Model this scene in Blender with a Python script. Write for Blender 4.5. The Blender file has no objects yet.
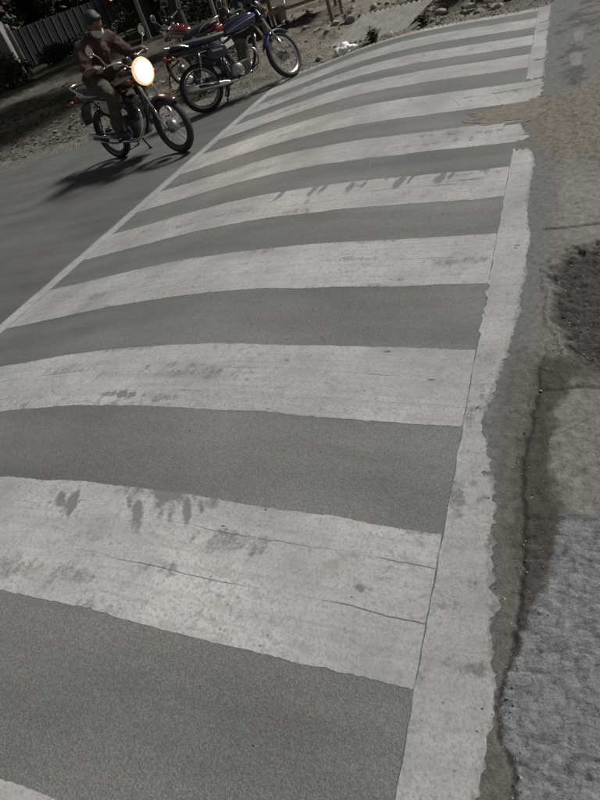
import bpy, bmesh, math, random
import numpy as np
from mathutils import Vector, Matrix
random.seed(7)
RNG = np.random.default_rng(11)
S = bpy.context.scene
C = S.collection

# ------------------------------------------------------------------ camera
cam = bpy.data.cameras.new('camera'); camo = bpy.data.objects.new('camera', cam); C.objects.link(camo)
RI = np.array([[0.90556079, 0.31056441, -0.28897993], [-0.01620777, -0.65538225, -0.75512344], [-0.42390679, 0.6884939, -0.58845491]])
# rows of RI are image axes (right, down, forward) seen from world axes (x, y, up)
rx = Vector((RI[0][0], RI[0][1], RI[0][2])); dn = Vector((RI[1][0], RI[1][1], RI[1][2])); fw = Vector((RI[2][0], RI[2][1], RI[2][2]))
m = Matrix((( rx.x, -dn.x, -fw.x, 0), (rx.y, -dn.y, -fw.y, 0), (rx.z, -dn.z, -fw.z, 1.55), (0, 0, 0, 1)))
camo.matrix_world = m
cam.sensor_fit = 'VERTICAL'; cam.sensor_height = 24.0; cam.lens = 603.0 / 800.0 * 24.0
cam.clip_start = 0.05; cam.clip_end = 2000
S.camera = camo

# ------------------------------------------------------------------ sky, sun, exposure
SUN_DIR = Vector((0.47, 0.50, 0.80)).normalized()       # towards the light
elev = math.asin(SUN_DIR.z)
w = bpy.data.worlds.new('World'); S.world = w; w.use_nodes = True
nt = w.node_tree; nt.nodes.clear()
sky = nt.nodes.new('ShaderNodeTexSky'); sky.sky_type = 'NISHITA'; sky.sun_disc = False
sky.sun_elevation = elev; sky.sun_rotation = math.atan2(SUN_DIR.x, SUN_DIR.y)
hs = nt.nodes.new('ShaderNodeHueSaturation'); hs.inputs['Saturation'].default_value = 0.10
bg = nt.nodes.new('ShaderNodeBackground'); bg.inputs['Strength'].default_value = 0.016
wo = nt.nodes.new('ShaderNodeOutputWorld')
nt.links.new(sky.outputs[0], hs.inputs['Color']); nt.links.new(hs.outputs[0], bg.inputs['Color']); nt.links.new(bg.outputs[0], wo.inputs[0])
sl = bpy.data.lights.new('sun', 'SUN'); sl.energy = 2.0; sl.angle = math.radians(11.0); sl.color = (1.0, 0.99, 0.962)
so = bpy.data.objects.new('sun', sl); C.objects.link(so)
so.rotation_euler = (-SUN_DIR).to_track_quat('-Z', 'Y').to_euler(); so.location = (6, 12, 12)
S.view_settings.view_transform = 'Standard'; S.view_settings.look = 'None'
S.view_settings.gamma = 1.0; S.view_settings.use_curve_mapping = False
S.view_settings.exposure = 1.04
S.render.engine = 'CYCLES'

# ------------------------------------------------------------------ noise
def _hash(ix, iy, seed):
    h = (ix.astype(np.int64) * 374761393 + iy.astype(np.int64) * 668265263 + seed * 974634777) & 0xFFFFFFFF
    h = ((h ^ (h >> 13)) * 1274126177) & 0xFFFFFFFF
    return ((h ^ (h >> 16)) & 0xFFFFFF) / float(0xFFFFFF)
def vn(x, y, seed=0):
    x = np.asarray(x, float); y = np.asarray(y, float)
    ix = np.floor(x); iy = np.floor(y); fx = x - ix; fy = y - iy
    fx = fx * fx * (3 - 2 * fx); fy = fy * fy * (3 - 2 * fy)
    a = _hash(ix, iy, seed); b = _hash(ix + 1, iy, seed); c = _hash(ix, iy + 1, seed); d = _hash(ix + 1, iy + 1, seed)
    return (a + (b - a) * fx) * (1 - fy) + (c + (d - c) * fx) * fy
def fbm(x, y, seed=0, o=4, gain=.5):
    s = 0; a = 1; t = 0
    x = np.asarray(x, float); y = np.asarray(y, float)
    for i in range(o):
        s = s + a * vn(x, y, seed + i * 17); t += a; a *= gain; x = x * 2.03 + 5.1; y = y * 2.03 + 1.7
    return s / t            # 0..1
def sstep(a, b, x):
    t = np.clip((np.asarray(x, float) - a) / (b - a), 0, 1); return t * t * (3 - 2 * t)

# ------------------------------------------------------------------ materials
MATS = {}
def mat(name, col, rough=.6, metal=0, spec=.5, var=.0, vscale=20, bump=0, bscale=60, col2=None, emit=None, estr=0, coat=0, trans=0):
    if name in MATS: return MATS[name]
    mt = bpy.data.materials.new(name); mt.use_nodes = True; n = mt.node_tree; L = n.links
    b = n.nodes['Principled BSDF']
    b.inputs['Base Color'].default_value = (*col, 1); b.inputs['Roughness'].default_value = rough
    b.inputs['Metallic'].default_value = metal; b.inputs['Specular IOR Level'].default_value = spec
    if coat: b.inputs['Coat Weight'].default_value = coat
    if trans: b.inputs['Transmission Weight'].default_value = trans
    if emit: b.inputs['Emission Color'].default_value = (*emit, 1); b.inputs['Emission Strength'].default_value = estr
    tc = n.nodes.new('ShaderNodeTexCoord')
    if var or col2:
        nz = n.nodes.new('ShaderNodeTexNoise'); nz.inputs['Scale'].default_value = vscale; nz.inputs['Detail'].default_value = 6
        L.new(tc.outputs['Object'], nz.inputs['Vector'])
        rp = n.nodes.new('ShaderNodeValToRGB'); rp.color_ramp.elements[0].position = .32; rp.color_ramp.elements[1].position = .68
        c2 = col2 or tuple(min(1, c * (1 + var)) for c in col); c1 = col if col2 else tuple(c * (1 - var) for c in col)
        rp.color_ramp.elements[0].color = (*c1, 1); rp.color_ramp.elements[1].color = (*c2, 1)
        L.new(nz.outputs['Fac'], rp.inputs[0]); L.new(rp.outputs[0], b.inputs['Base Color'])
    if bump:
        nb = n.nodes.new('ShaderNodeTexNoise'); nb.inputs['Scale'].default_value = bscale; nb.inputs['Detail'].default_value = 5
        L.new(tc.outputs['Object'], nb.inputs['Vector'])
        bp = n.nodes.new('ShaderNodeBump'); bp.inputs['Strength'].default_value = bump; bp.inputs['Distance'].default_value = .01
        L.new(nb.outputs['Fac'], bp.inputs['Height']); L.new(bp.outputs[0], b.inputs['Normal'])
    MATS[name] = mt; return mt

class NG:      # small node-writing helper
    def __init__(s, name):
        s.m = bpy.data.materials.new(name); s.m.use_nodes = True; s.n = s.m.node_tree; s.b = s.n.nodes['Principled BSDF']
        s.tc = s.n.nodes.new('ShaderNodeTexCoord')
    def L(s, a, b): s.n.links.new(a, b)
    def mapping(s, sc=(1, 1, 1), rot=(0, 0, 0)):
        mp = s.n.nodes.new('ShaderNodeMapping'); mp.inputs['Scale'].default_value = sc; mp.inputs['Rotation'].default_value = rot
        s.L(s.tc.outputs['Object'], mp.inputs['Vector']); return mp.outputs[0]
    def noise(s, scale, detail=5, rough=.55, vec=None, dist=0):
        q = s.n.nodes.new('ShaderNodeTexNoise'); q.inputs['Scale'].default_value = scale; q.inputs['Detail'].default_value = detail
        q.inputs['Roughness'].default_value = rough; q.inputs['Distortion'].default_value = dist
        s.L(vec or s.tc.outputs['Object'], q.inputs['Vector']); return q.outputs['Fac']
    def voro(s, scale, feat='F1', vec=None, rnd=1):
        q = s.n.nodes.new('ShaderNodeTexVoronoi'); q.feature = feat; q.inputs['Scale'].default_value = scale; q.inputs['Randomness'].default_value = rnd
        s.L(vec or s.tc.outputs['Object'], q.inputs['Vector']); return q.outputs
    def ramp(s, fac, stops):
        q = s.n.nodes.new('ShaderNodeValToRGB'); e = q.color_ramp.elements
        while len(e) < len(stops): e.new(.5)
        for i, (p, c) in enumerate(stops):
            e[i].position = p; e[i].color = (c, c, c, 1) if np.isscalar(c) else (*c, 1)
        s.L(fac, q.inputs[0]); return q.outputs[0]
    def mix(s, fac, a, b, mode='MIX'):
        q = s.n.nodes.new('ShaderNodeMix'); q.data_type = 'RGBA'; q.blend_type = mode
        for sock, v in ((q.inputs[0], fac), (q.inputs[6], a), (q.inputs[7], b)):
            if hasattr(v, 'links'): s.L(v, sock)
            elif np.isscalar(v): sock.default_value = v
            else: sock.default_value = (*v, 1)
        return q.outputs[2]
    def math(s, op, a, b=0):
        q = s.n.nodes.new('ShaderNodeMath'); q.operation = op
        for sock, v in ((q.inputs[0], a), (q.inputs[1], b)):
            if hasattr(v, 'links'): s.L(v, sock)
            else: sock.default_value = v
        return q.outputs[0]
    def bump(s, h, strength, dist, nrm=None):
        q = s.n.nodes.new('ShaderNodeBump'); q.inputs['Strength'].default_value = strength; q.inputs['Distance'].default_value = dist
        s.L(h, q.inputs['Height'])
        if nrm: s.L(nrm, q.inputs['Normal'])
        return q.outputs[0]

def asphalt_material():
    g = NG('asphalt')
    grain = g.voro(150)                      # aggregate
    fine = g.noise(420, 3)
    patch = g.noise(1.3, 5)
    streak = g.noise(2.0, 4, vec=g.mapping((.35, 2.2, 1)))
    agg = g.voro(240); col = g.ramp(agg['Color'], [(.12, (.082, .081, .077)), (.5, (.134, .132, .126)), (.88, (.205, .202, .194))])
    col = g.mix(.45, col, g.ramp(g.noise(420, 4, .7), [(.32, (.07, .069, .066)), (.5, (.134, .132, .126)), (.68, (.215, .212, .203))]))
    col = g.mix(1, col, g.ramp(patch, [(.36, 1.0), (.68, .80)]), 'MULTIPLY')
    tone = g.noise(.55, 4, .6); tone2 = g.noise(.8, 4, .6, vec=g.mapping((1, 1, 1), (0, 0, 2.1)))
    col = g.mix(1, col, g.ramp(tone, [(.42, (1, 1, 1)), (.66, (1.02, 1.0, .96))]), 'MULTIPLY')
    col = g.mix(1, col, g.ramp(tone2, [(.45, (1, 1, 1)), (.68, (.90, .92, .98))]), 'MULTIPLY')
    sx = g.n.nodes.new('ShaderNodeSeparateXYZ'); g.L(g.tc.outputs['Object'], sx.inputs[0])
    left_tone = g.n.nodes.new('ShaderNodeMapRange'); left_tone.inputs[1].default_value = -3.90; left_tone.inputs[2].default_value = -3.84; left_tone.inputs[3].default_value = .74; left_tone.inputs[4].default_value = 1.0
    g.L(g.math('ADD', sx.outputs[0], g.math('MULTIPLY', g.math('SUBTRACT', g.noise(6, 4), .5), .05)), left_tone.inputs[0])      # the road left of the hump is darker
    col = g.mix(1, col, left_tone.outputs[0], 'MULTIPLY')
    fl = g.voro(58); fg = g.ramp(g.noise(7, 3), [(.50, 0), (.60, 1)])
    col = g.mix(g.math('MULTIPLY', g.ramp(fl['Distance'], [(.05, .8), (.10, 0)]), fg), col, (.30, .29, .27))
    col = g.mix(1, col, g.ramp(streak, [(.34, .86), (.5, 1.0), (.72, 1.16)]), 'MULTIPLY')
    spk = g.voro(34); sp = g.ramp(spk['Distance'], [(.04, 1), (.075, 0)])
    gate = g.ramp(g.noise(9, 2), [(.56, 0), (.62, 1)])
    col = g.mix(g.math('MULTIPLY', g.math('MULTIPLY', sp, gate), .7), col, (.03, .029, .027))
    g.L(col, g.b.inputs['Base Color'])
    g.b.inputs['Roughness'].default_value = .78; g.b.inputs['Specular IOR Level'].default_value = .35
    n1 = g.bump(agg['Distance'], .30, .004); n2 = g.bump(fine, .25, .002, n1)
    g.L(n2, g.b.inputs['Normal'])
    return g.m
def paint_material():
    g = NG('road_paint')
    base = g.noise(2.2, 6, .6)
    col = g.ramp(base, [(.30, (.25, .247, .236)), (.52, (.335, .331, .318)), (.75, (.41, .406, .391))])
    fine = g.noise(95, 5, .7)
    col = g.mix(g.ramp(fine, [(.36, .75), (.52, 0)]), col, (.20, .195, .182))
    blot = g.noise(14, 4, .6)
    col = g.mix(g.ramp(blot, [(.56, 0), (.72, .6)]), col, (.20, .195, .18))
    # brush / tyre streaks along the traffic direction
    st = g.noise(3, 5, .6, vec=g.mapping((.5, 14, 1)))
    col = g.mix(g.ramp(st, [(.46, 0), (.72, .5)]), col, (.21, .204, .19))
    st2 = g.noise(4, 4, .6, vec=g.mapping((9, 1.2, 1), (0, 0, .35)))
    col = g.mix(g.ramp(st2, [(.55, 0), (.75, .4)]), col, (.22, .214, .20))
    # hairline cracks running along the stripes
    sx = g.n.nodes.new('ShaderNodeSeparateXYZ'); g.L(g.tc.outputs['Object'], sx.inputs[0])
    wob = g.math('MULTIPLY', g.math('SUBTRACT', g.noise(2.2, 7, .6, vec=g.mapping((1, .15, .1))), .5), .07)
    yy = g.math('ADD', sx.outputs[1], wob); ck = None
    for k, (y, w_) in enumerate(((.855, .0034), (1.035, .0026), (1.76, .0026), (1.93, .0028), (2.93, .003), (3.90, .005), (4.80, .004), (5.72, .007), (7.50, .007), (8.26, .007))):
        d = g.math('ABSOLUTE', g.math('SUBTRACT', yy, y))
        c = g.math('SUBTRACT', 1.0, g.math('DIVIDE', d, w_)); c = g.math('MAXIMUM', c, 0.0)
        gt = g.ramp(g.noise(1.7 + .23 * k, 4, .6, vec=g.mapping((1, .3, 1), (0, 0, .05 * k))), [(.48, 0), (.62, 1)])
        c = g.math('MULTIPLY', c, gt); ck = c if ck is None else g.math('MAXIMUM', ck, c)
    ck = g.math('MULTIPLY', g.math('MINIMUM', g.math('MULTIPLY', ck, 1.4), 1.0), g.math('LESS_THAN', sx.outputs[0], -.404))
    col = g.mix(g.math('MULTIPLY', ck, .8), col, (.075, .072, .068))
    bl = g.noise(38, 4, .65); bg_ = g.ramp(g.noise(2.6, 3), [(.40, .15), (.62, 1)])
    col = g.mix(g.math('MULTIPLY', g.ramp(bl, [(.55, 0), (.66, .7)]), bg_), col, (.17, .167, .158))
    # worn zones (attribute painted per stripe), broken up by grain
    wa = g.n.nodes.new('ShaderNodeAttribute'); wa.attribute_name = 'wear'
    wn = g.math('ADD', g.noise(75, 5, .7), g.math('MULTIPLY', g.noise(16, 4, .6, vec=g.mapping((2.2, .8, 1))), .7))
    wf = g.ramp(g.math('ADD', g.math('MULTIPLY', wa.outputs['Fac'], .75), g.math('SUBTRACT', wn, .85)), [(.22, 0), (.56, .84)])
    col = g.mix(wf, col, (.115, .112, .106))
    grime = g.noise(.9, 5, .65); col = g.mix(1, col, g.ramp(grime, [(.38, .86), (.62, 1.06)]), 'MULTIPLY')
    # worn-through pits
    pit = g.voro(22); pg = g.ramp(g.noise(5, 2), [(.52, 0), (.60, 1)])
    pp = g.math('MULTIPLY', g.ramp(pit['Distance'], [(.06, 1), (.12, 0)]), pg)
    col = g.mix(g.math('MULTIPLY', pp, .75), col, (.10, .096, .09))
    g.L(col, g.b.inputs['Base Color'])
    g.b.inputs['Roughness'].default_value = .72; g.b.inputs['Specular IOR Level'].default_value = .35
    gr = g.voro(150)
    n1 = g.bump(gr['Distance'], .22, .003); n2 = g.bump(g.math('SUBTRACT', 0, ck), .5, .004, n1)
    g.L(n2, g.b.inputs['Normal'])
    return g.m
def vcol_material(name, rough=.85, b1=(95, .7, .007), b2=(330, .6, .003), var=.42):
    g = NG(name)
    at = g.n.nodes.new('ShaderNodeAttribute'); at.attribute_name = 'col'
    nz = g.noise(180, 5, .7); nz2 = g.noise(30, 5, .6)
    f = g.ramp(nz, [(.28, 1 - var), (.72, 1 + var)]); f2 = g.ramp(nz2, [(.3, 1 - var * .6), (.7, 1 + var * .6)])
    col = g.mix(1, g.mix(1, at.outputs['Color'], f, 'MULTIPLY'), f2, 'MULTIPLY')
    # trowelled concrete (alpha of the attribute): fine ridges and flakes across the slab
    al = at.outputs['Alpha']; st = g.noise(1, 6, .7, vec=g.mapping((44, 95, 1))); cr = g.noise(1, 6, .62, vec=g.mapping((9, 26, 1), (0, 0, .12)))
    rg = g.ramp(g.math('ABSOLUTE', g.math('SUBTRACT', cr, .5)), [(.0, .58), (.016, 1.0)])
    vr = g.voro(26, 'DISTANCE_TO_EDGE', vec=g.mapping((1, 1.9, 1))); vg_ = g.ramp(g.noise(11, 3), [(.50, 0), (.60, 1)])
    vl = g.math('MULTIPLY', g.ramp(vr['Distance'], [(.0, 1), (.05, 0)]), vg_)
    col = g.mix(al, col, g.mix(1, g.mix(1, col, rg, 'MULTIPLY'), g.ramp(st, [(.34, .86), (.66, 1.16)]), 'MULTIPLY'))
    col = g.mix(g.math('MULTIPLY', g.math('MULTIPLY', vl, al), .6), col, (.04, .04, .04))
    g.L(col, g.b.inputs['Base Color'])
    g.b.inputs['Roughness'].default_value = rough; g.b.inputs['Specular IOR Level'].default_value = .3
    n1 = g.bump(g.noise(b1[0], 5, .65), b1[1], b1[2]); n2 = g.bump(g.noise(b2[0], 4, .7), b2[1], b2[2], n1)
    n3 = g.bump(g.math('MULTIPLY', g.math('ADD', g.math('MULTIPLY', st, .6), rg), al), .4, .003, n2)
    g.L(n3, g.b.inputs['Normal'])
    return g.m
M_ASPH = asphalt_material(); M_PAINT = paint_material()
M_PAVE = vcol_material('old_pavement'); M_DIRT = vcol_material('verge_soil', .95, (25, .8, .03), (120, .6, .01), .5)

# ------------------------------------------------------------------ mesh helpers
def tag(o, label=None, cat=None, group=None, kind=None):
    for k, v in (('label', label), ('category', cat), ('group', group), ('kind', kind)):
        if v: o[k] = v
    return o
def link(name, me, material=None, parent=None, smooth=False):
    o = bpy.data.objects.new(name, me); C.objects.link(o)
    if material and not me.materials: me.materials.append(material)
    if parent: o.parent = parent
    if smooth and len(me.polygons): me.polygons.foreach_set('use_smooth', [True] * len(me.polygons))
    return o
def empty(name, loc=(0, 0, 0), rz=0):
    o = bpy.data.objects.new(name, None); C.objects.link(o); o.location = loc; o.rotation_euler = (0, 0, rz)
    o.empty_display_size = .1; return o
def pydata(name, v, f):
    me = bpy.data.meshes.new(name); me.from_pydata([tuple(map(float, p)) for p in v], [], f); me.update(); return me
def np_mesh(name, verts, quads=None, tris=None):
    me = bpy.data.meshes.new(name); loops = []; starts = []; tot = []
    n = 0; li = []
    for arr, k in ((quads, 4), (tris, 3)):
        if arr is not None and len(arr):
            arr = np.asarray(arr, np.int32); li.append(arr.ravel()); starts.append(np.arange(len(arr)) * k + n); n += arr.size
            tot.append(np.full(len(arr), k))
    me.vertices.add(len(verts)); me.vertices.foreach_set('co', np.asarray(verts, np.float32).ravel())
    me.loops.add(n); me.loops.foreach_set('vertex_index', np.concatenate(li))
    st = np.concatenate(starts); me.polygons.add(len(st)); me.polygons.foreach_set('loop_start', st.astype(np.int32))
    me.update(calc_edges=True); me.validate(); return me
def grid_mesh(name, xs, ys, zf, colf=None):
    X, Y = np.meshgrid(xs, ys, indexing='ij'); Z = zf(X, Y)
    V = np.stack([X, Y, Z], -1).reshape(-1, 3); nx, ny = X.shape
    i = np.arange(nx - 1)[:, None] * ny + np.arange(ny - 1)[None]
    Q = np.stack([i, i + ny, i + ny + 1, i + 1], -1).reshape(-1, 4)
    me = np_mesh(name, V, Q)
    if colf is not None:
        c = colf(X, Y); a = me.color_attributes.new('col', 'FLOAT_COLOR', 'POINT')
        if c.shape[-1] == 3: c = np.concatenate([c, np.zeros(c.shape[:2] + (1,))], -1)
        a.data.foreach_set('color', c.reshape(-1, 4).astype(np.float32).ravel())
    return me
class MB:
    def __init__(s): s.v = []; s.f = []
    def add(s, v, f):
        b = len(s.v); s.v += [tuple(map(float, p)) for p in v]; s.f += [tuple(i + b for i in q) for q in f]; return s
    def box(s, c, d, rot=None, bev=.0):
        bm = bmesh.new(); bmesh.ops.create_cube(bm, size=1)
        bmesh.ops.scale(bm, vec=d, verts=bm.verts)
        if bev: bmesh.ops.bevel(bm, geom=bm.edges[:], offset=bev, segments=2, affect='EDGES', profile=.6)
        if rot is not None: bmesh.ops.rotate(bm, verts=bm.verts, matrix=rot)
        bmesh.ops.translate(bm, vec=c, verts=bm.verts); return s.bm(bm)
    def bm(s, bm):
        bm.verts.ensure_lookup_table(); [setattr(v, 'index', i) for i, v in enumerate(bm.verts)]
        s.add([v.co[:] for v in bm.verts], [tuple(v.index for v in f.verts) for f in bm.faces]); bm.free(); return s
    def tube(s, pts, r, n=8, spl=0, cap=True):
        P = [Vector(p) for p in pts]; R = list(r) if hasattr(r, '__len__') else [r] * len(P)
        if spl and len(P) > 2:
            Q = []; RR = []
            for i in range(len(P) - 1):
                p0 = P[max(i - 1, 0)]; p1 = P[i]; p2 = P[i + 1]; p3 = P[min(i + 2, len(P) - 1)]
                for k in range(spl):
                    t = k / spl
                    Q.append(.5 * ((2 * p1) + (p2 - p0) * t + (2 * p0 - 5 * p1 + 4 * p2 - p3) * t * t + (3 * p1 - p0 - 3 * p2 + p3) * t ** 3))
                    RR.append(R[i] * (1 - t) + R[i + 1] * t)
            Q.append(P[-1]); RR.append(R[-1]); P, R = Q, RR
        V = []; F = []; a = None
        for i, p in enumerate(P):
            d = (P[min(i + 1, len(P) - 1)] - P[max(i - 1, 0)]).normalized()
            if a is None: a = d.orthogonal().normalized()
            a = (a - d * a.dot(d)).normalized(); b = d.cross(a)
            for k in range(n):
                t = 2 * math.pi * k / n; V.append(p + (a * math.cos(t) + b * math.sin(t)) * R[i])
        for i in range(len(P) - 1):
            for k in range(n):
                F.append((i * n + k, i * n + (k + 1) % n, (i + 1) * n + (k + 1) % n, (i + 1) * n + k))
        if cap: F.append(tuple(range(n))[::-1]); F.append(tuple((len(P) - 1) * n + k for k in range(n)))
        return s.add(V, F)
    def lathe(s, prof, n=24, axis='y', c=(0, 0, 0), closed=False):
        V = []; F = []; k = len(prof)
        for i in range(n):
            t = 2 * math.pi * i / n; ct, st = math.cos(t), math.sin(t)
            for (r, h) in prof:
                p = {'y': (r * ct, h, r * st), 'z': (r * ct, r * st, h), 'x': (h, r * ct, r * st)}[axis]
                V.append((p[0] + c[0], p[1] + c[1], p[2] + c[2]))
        for i in range(n):
            j = (i + 1) % n
            for q in range(k if closed else k - 1):
                q2 = (q + 1) % k; F.append((i * k + q, i * k + q2, j * k + q2, j * k + q))
        return s.add(V, F)
    def loft(s, secs, n=20, e=2.4, arc=None, off=0, cap=True):
        # secs: (x, y, z, half_w, half_h[, e]) rings in the yz plane
        a0, a1 = arc if arc else (0, 2 * math.pi); m_ = n if not arc else n + 1
        V = []; F = []
        for sc in secs:
            x, y, z, hw, hh = sc[:5]; ee = sc[5] if len(sc) > 5 else e
            for k in range(m_):
                t = a0 + (a1 - a0) * k / n; c, sn = math.cos(t), math.sin(t)
                V.append((x, y + math.copysign(abs(c) ** (2 / ee), c) * (hw + off), z + math.copysign(abs(sn) ** (2 / ee), sn) * (hh + off)))
        for i in range(len(secs) - 1):
            for k in range(m_ if not arc else m_ - 1):
                k2 = (k + 1) % m_; F.append((i * m_ + k, i * m_ + k2, (i + 1) * m_ + k2, (i + 1) * m_ + k))
        if cap and not arc: F.append(tuple(range(m_))[::-1]); F.append(tuple((len(secs) - 1) * m_ + k for k in range(m_)))
        return s.add(V, F)
    def build(s, name, material, parent=None, smooth=False, sub=0):
        me = pydata(name, s.v, s.f)
        bm = bmesh.new(); bm.from_mesh(me); bmesh.ops.recalc_face_normals(bm, faces=bm.faces); bm.to_mesh(me); bm.free()
        o = link(name, me, material, parent, smooth)
        if sub:
            md = o.modifiers.new('s', 'SUBSURF'); md.levels = sub; md.render_levels = sub
        return o
def copy_tree(o, parent=None):
    c = o.copy(); C.objects.link(c); c.parent = parent
    for ch in list(o.children): copy_tree(ch, c)
    return c

# ------------------------------------------------------------------ road with the raised crossing
YEND = 9.05
def hump_h(Y):
    return np.interp(Y, [-3, .6, 1.16, 1.64, 2.2, 3.2, 4.3, 6, 7.5, 8.7, YEND, YEND + .12], [.20, .195, .158, .138, .128, .102, .105, .112, .122, .13, .122, 0])
def road_z(X, Y):
    u = np.clip((np.asarray(X, float) + 2.07) / 1.68, -1, 1); a = np.abs(u)
    p = .55 * (1 - a ** 2) + .45 * (.5 + .5 * np.cos(np.pi * a))
    z = hump_h(Y) * p
    z = z + (fbm(np.asarray(X) * .8, np.asarray(Y) * .8, 5, 3) - .5) * .012 * sstep(.3, 1.2, a) * 0 + (fbm(np.asarray(X) * 1.6, np.asarray(Y) * 1.6, 9, 3) - .5) * .012 * (1 - a ** 4)
    return z
xs = np.concatenate([np.linspace(-90, -12, 30)[:-1], np.linspace(-12, -4, 60)[:-1], np.linspace(-4, -.40, 160)])
ys = np.concatenate([np.linspace(-10, -1, 12)[:-1], np.linspace(-1, 9.6, 300)])
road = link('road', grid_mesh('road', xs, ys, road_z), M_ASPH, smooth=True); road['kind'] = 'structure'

# painted markings: sheets cut by a mask, 4 mm above the asphalt
def mask_sheet(name, f, x0, x1, y0, y1, st, zf, lift=.0011, parent=None, material=M_PAINT, wear=None):
    nx = max(2, int(round((x1 - x0) / st)) + 1); ny = max(2, int(round((y1 - y0) / st)) + 1)
    X, Y = np.meshgrid(np.linspace(x0, x1, nx), np.linspace(y0, y1, ny), indexing='ij'); D = f(X, Y)
    Z = zf(X, Y) + lift; ins = D > 0
    idx = np.arange(nx * ny).reshape(nx, ny); V = np.stack([X, Y, Z], -1).reshape(-1, 3); d = D.ravel()
    a = idx[:-1, :-1].ravel(); b = idx[1:, :-1].ravel(); c = idx[1:, 1:].ravel(); e = idx[:-1, 1:].ravel()
    I = ins.ravel(); cnt = I[a].astype(int) + I[b] + I[c] + I[e]
    full = cnt == 4; Q = np.stack([a, b, c, e], -1)[full]
    part = np.nonzero((cnt > 0) & (cnt < 4))[0]
    newv = []; polys = []; cache = {}; base = len(V)
    for q in part:
        ring = (a[q], b[q], c[q], e[q]); out = []
        for k in range(4):
            p, r = ring[k], ring[(k + 1) % 4]
            if I[p]: out.append(p)
            if I[p] != I[r]:
                key = (min(p, r), max(p, r))
                if key not in cache:
                    t = d[p] / (d[p] - d[r]); cache[key] = base + len(newv); newv.append(V[p] + (V[r] - V[p]) * t)
                out.append(cache[key])
        for k in range(1, len(out) - 1): polys.append((out[0], out[k], out[k + 1]))
    VV = np.concatenate([V, np.array(newv)]) if newv else V
    T = np.array(polys, np.int64) if polys else np.zeros((0, 3), np.int64)
    used = np.unique(np.concatenate([Q.ravel(), T.ravel()])); re = np.full(len(VV), -1); re[used] = np.arange(len(used))
    me = np_mesh(name, VV[used], re[Q] if len(Q) else None, re[T] if len(T) else None)
    if wear is not None:
        a_ = me.attributes.new('wear', 'FLOAT', 'POINT'); a_.data.foreach_set('value', np.clip(wear(VV[used][:, 0], VV[used][:, 1]), 0, 1).astype(np.float32))
    return link(name, me, material, parent, smooth=True)

STRIPES = [(-.32, .19), (.66, 1.16), (1.64, 2.12), (2.65, 3.17), (3.64, 4.10), (4.54, 5.0), (5.42, 5.98), (6.43, 6.9), (7.25, 7.68), (8.03, 8.5), (8.87, 9.05)]
def finger(X, Y, x, y, wd, ln, slant=0):      # a bare finger reaching down from the far edge
    t = np.clip((y - Y) / ln, -.3, 1); xx = x + slant * (y - Y)
    return wd * (1 - np.clip(t, 0, 1) ** 2) - np.abs(X - xx) + np.where(t >= 1, -1, 0)
def stripe_mask(i, y0, y1):
    def f(X, Y):
        e0 = (fbm(X * 5, X * 0 + i, 21, 4) - .5) * .022 + (vn(X * 60, Y * 60, 22) - .5) * .006
        e1 = (fbm(X * 5, X * 0 + i, 41, 4) - .5) * .022 + (vn(X * 60, Y * 60, 42) - .5) * .006
        xl = -3.722; xrt = -.4025 + (vn(Y * 40, Y * 0, 31) - .5) * .003
        if i == 5: xrt = -.33 + (fbm(Y * 26, Y * 0, 33, 2) - .5) * .16
        if i == 6: xrt = -.26 + (fbm(Y * 26, Y * 0, 34, 2) - .5) * .06
        d = np.minimum(np.minimum(Y - y0 - e0, y1 + e1 - Y), np.minimum(X - xl, xrt - X))
        # chips eaten into the paint
        ch = fbm(X * 9, Y * 22, 60 + i, 5); d = np.minimum(d, (.835 - ch) * .12)
        wob = (fbm(X * 30, Y * 12, 77, 3) - .5) * .03
        if i == 6:
            for x in (-.62, -.95, -1.2, -.45): d = np.minimum(d, np.maximum(np.abs(X - x + .35 * (Y - 5.7) + wob) - .006 * vn(X * 9, Y * 22, 90) - .001, np.abs(Y - 5.68) - .13))
            d = np.minimum(d, np.maximum(np.abs(Y - 5.78 - .08 * (X + .5) - wob * .8) - .016 * vn(X * 14, Y * 3, 91), np.abs(X + .55) - .34))
        return d
    return f
def blob(X, Y, x, y, rx_, ry_, sl=0, n=1.0, seed=0):
    rr = np.sqrt(((X - x + sl * (Y - y)) / rx_) ** 2 + ((Y - y) / ry_) ** 2)
    return np.clip(1.25 - rr + (fbm(X * 24 + sl * Y * 24, Y * 7, 300 + seed, 4) - .5) * n * 1.8, 0, 1)
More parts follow.
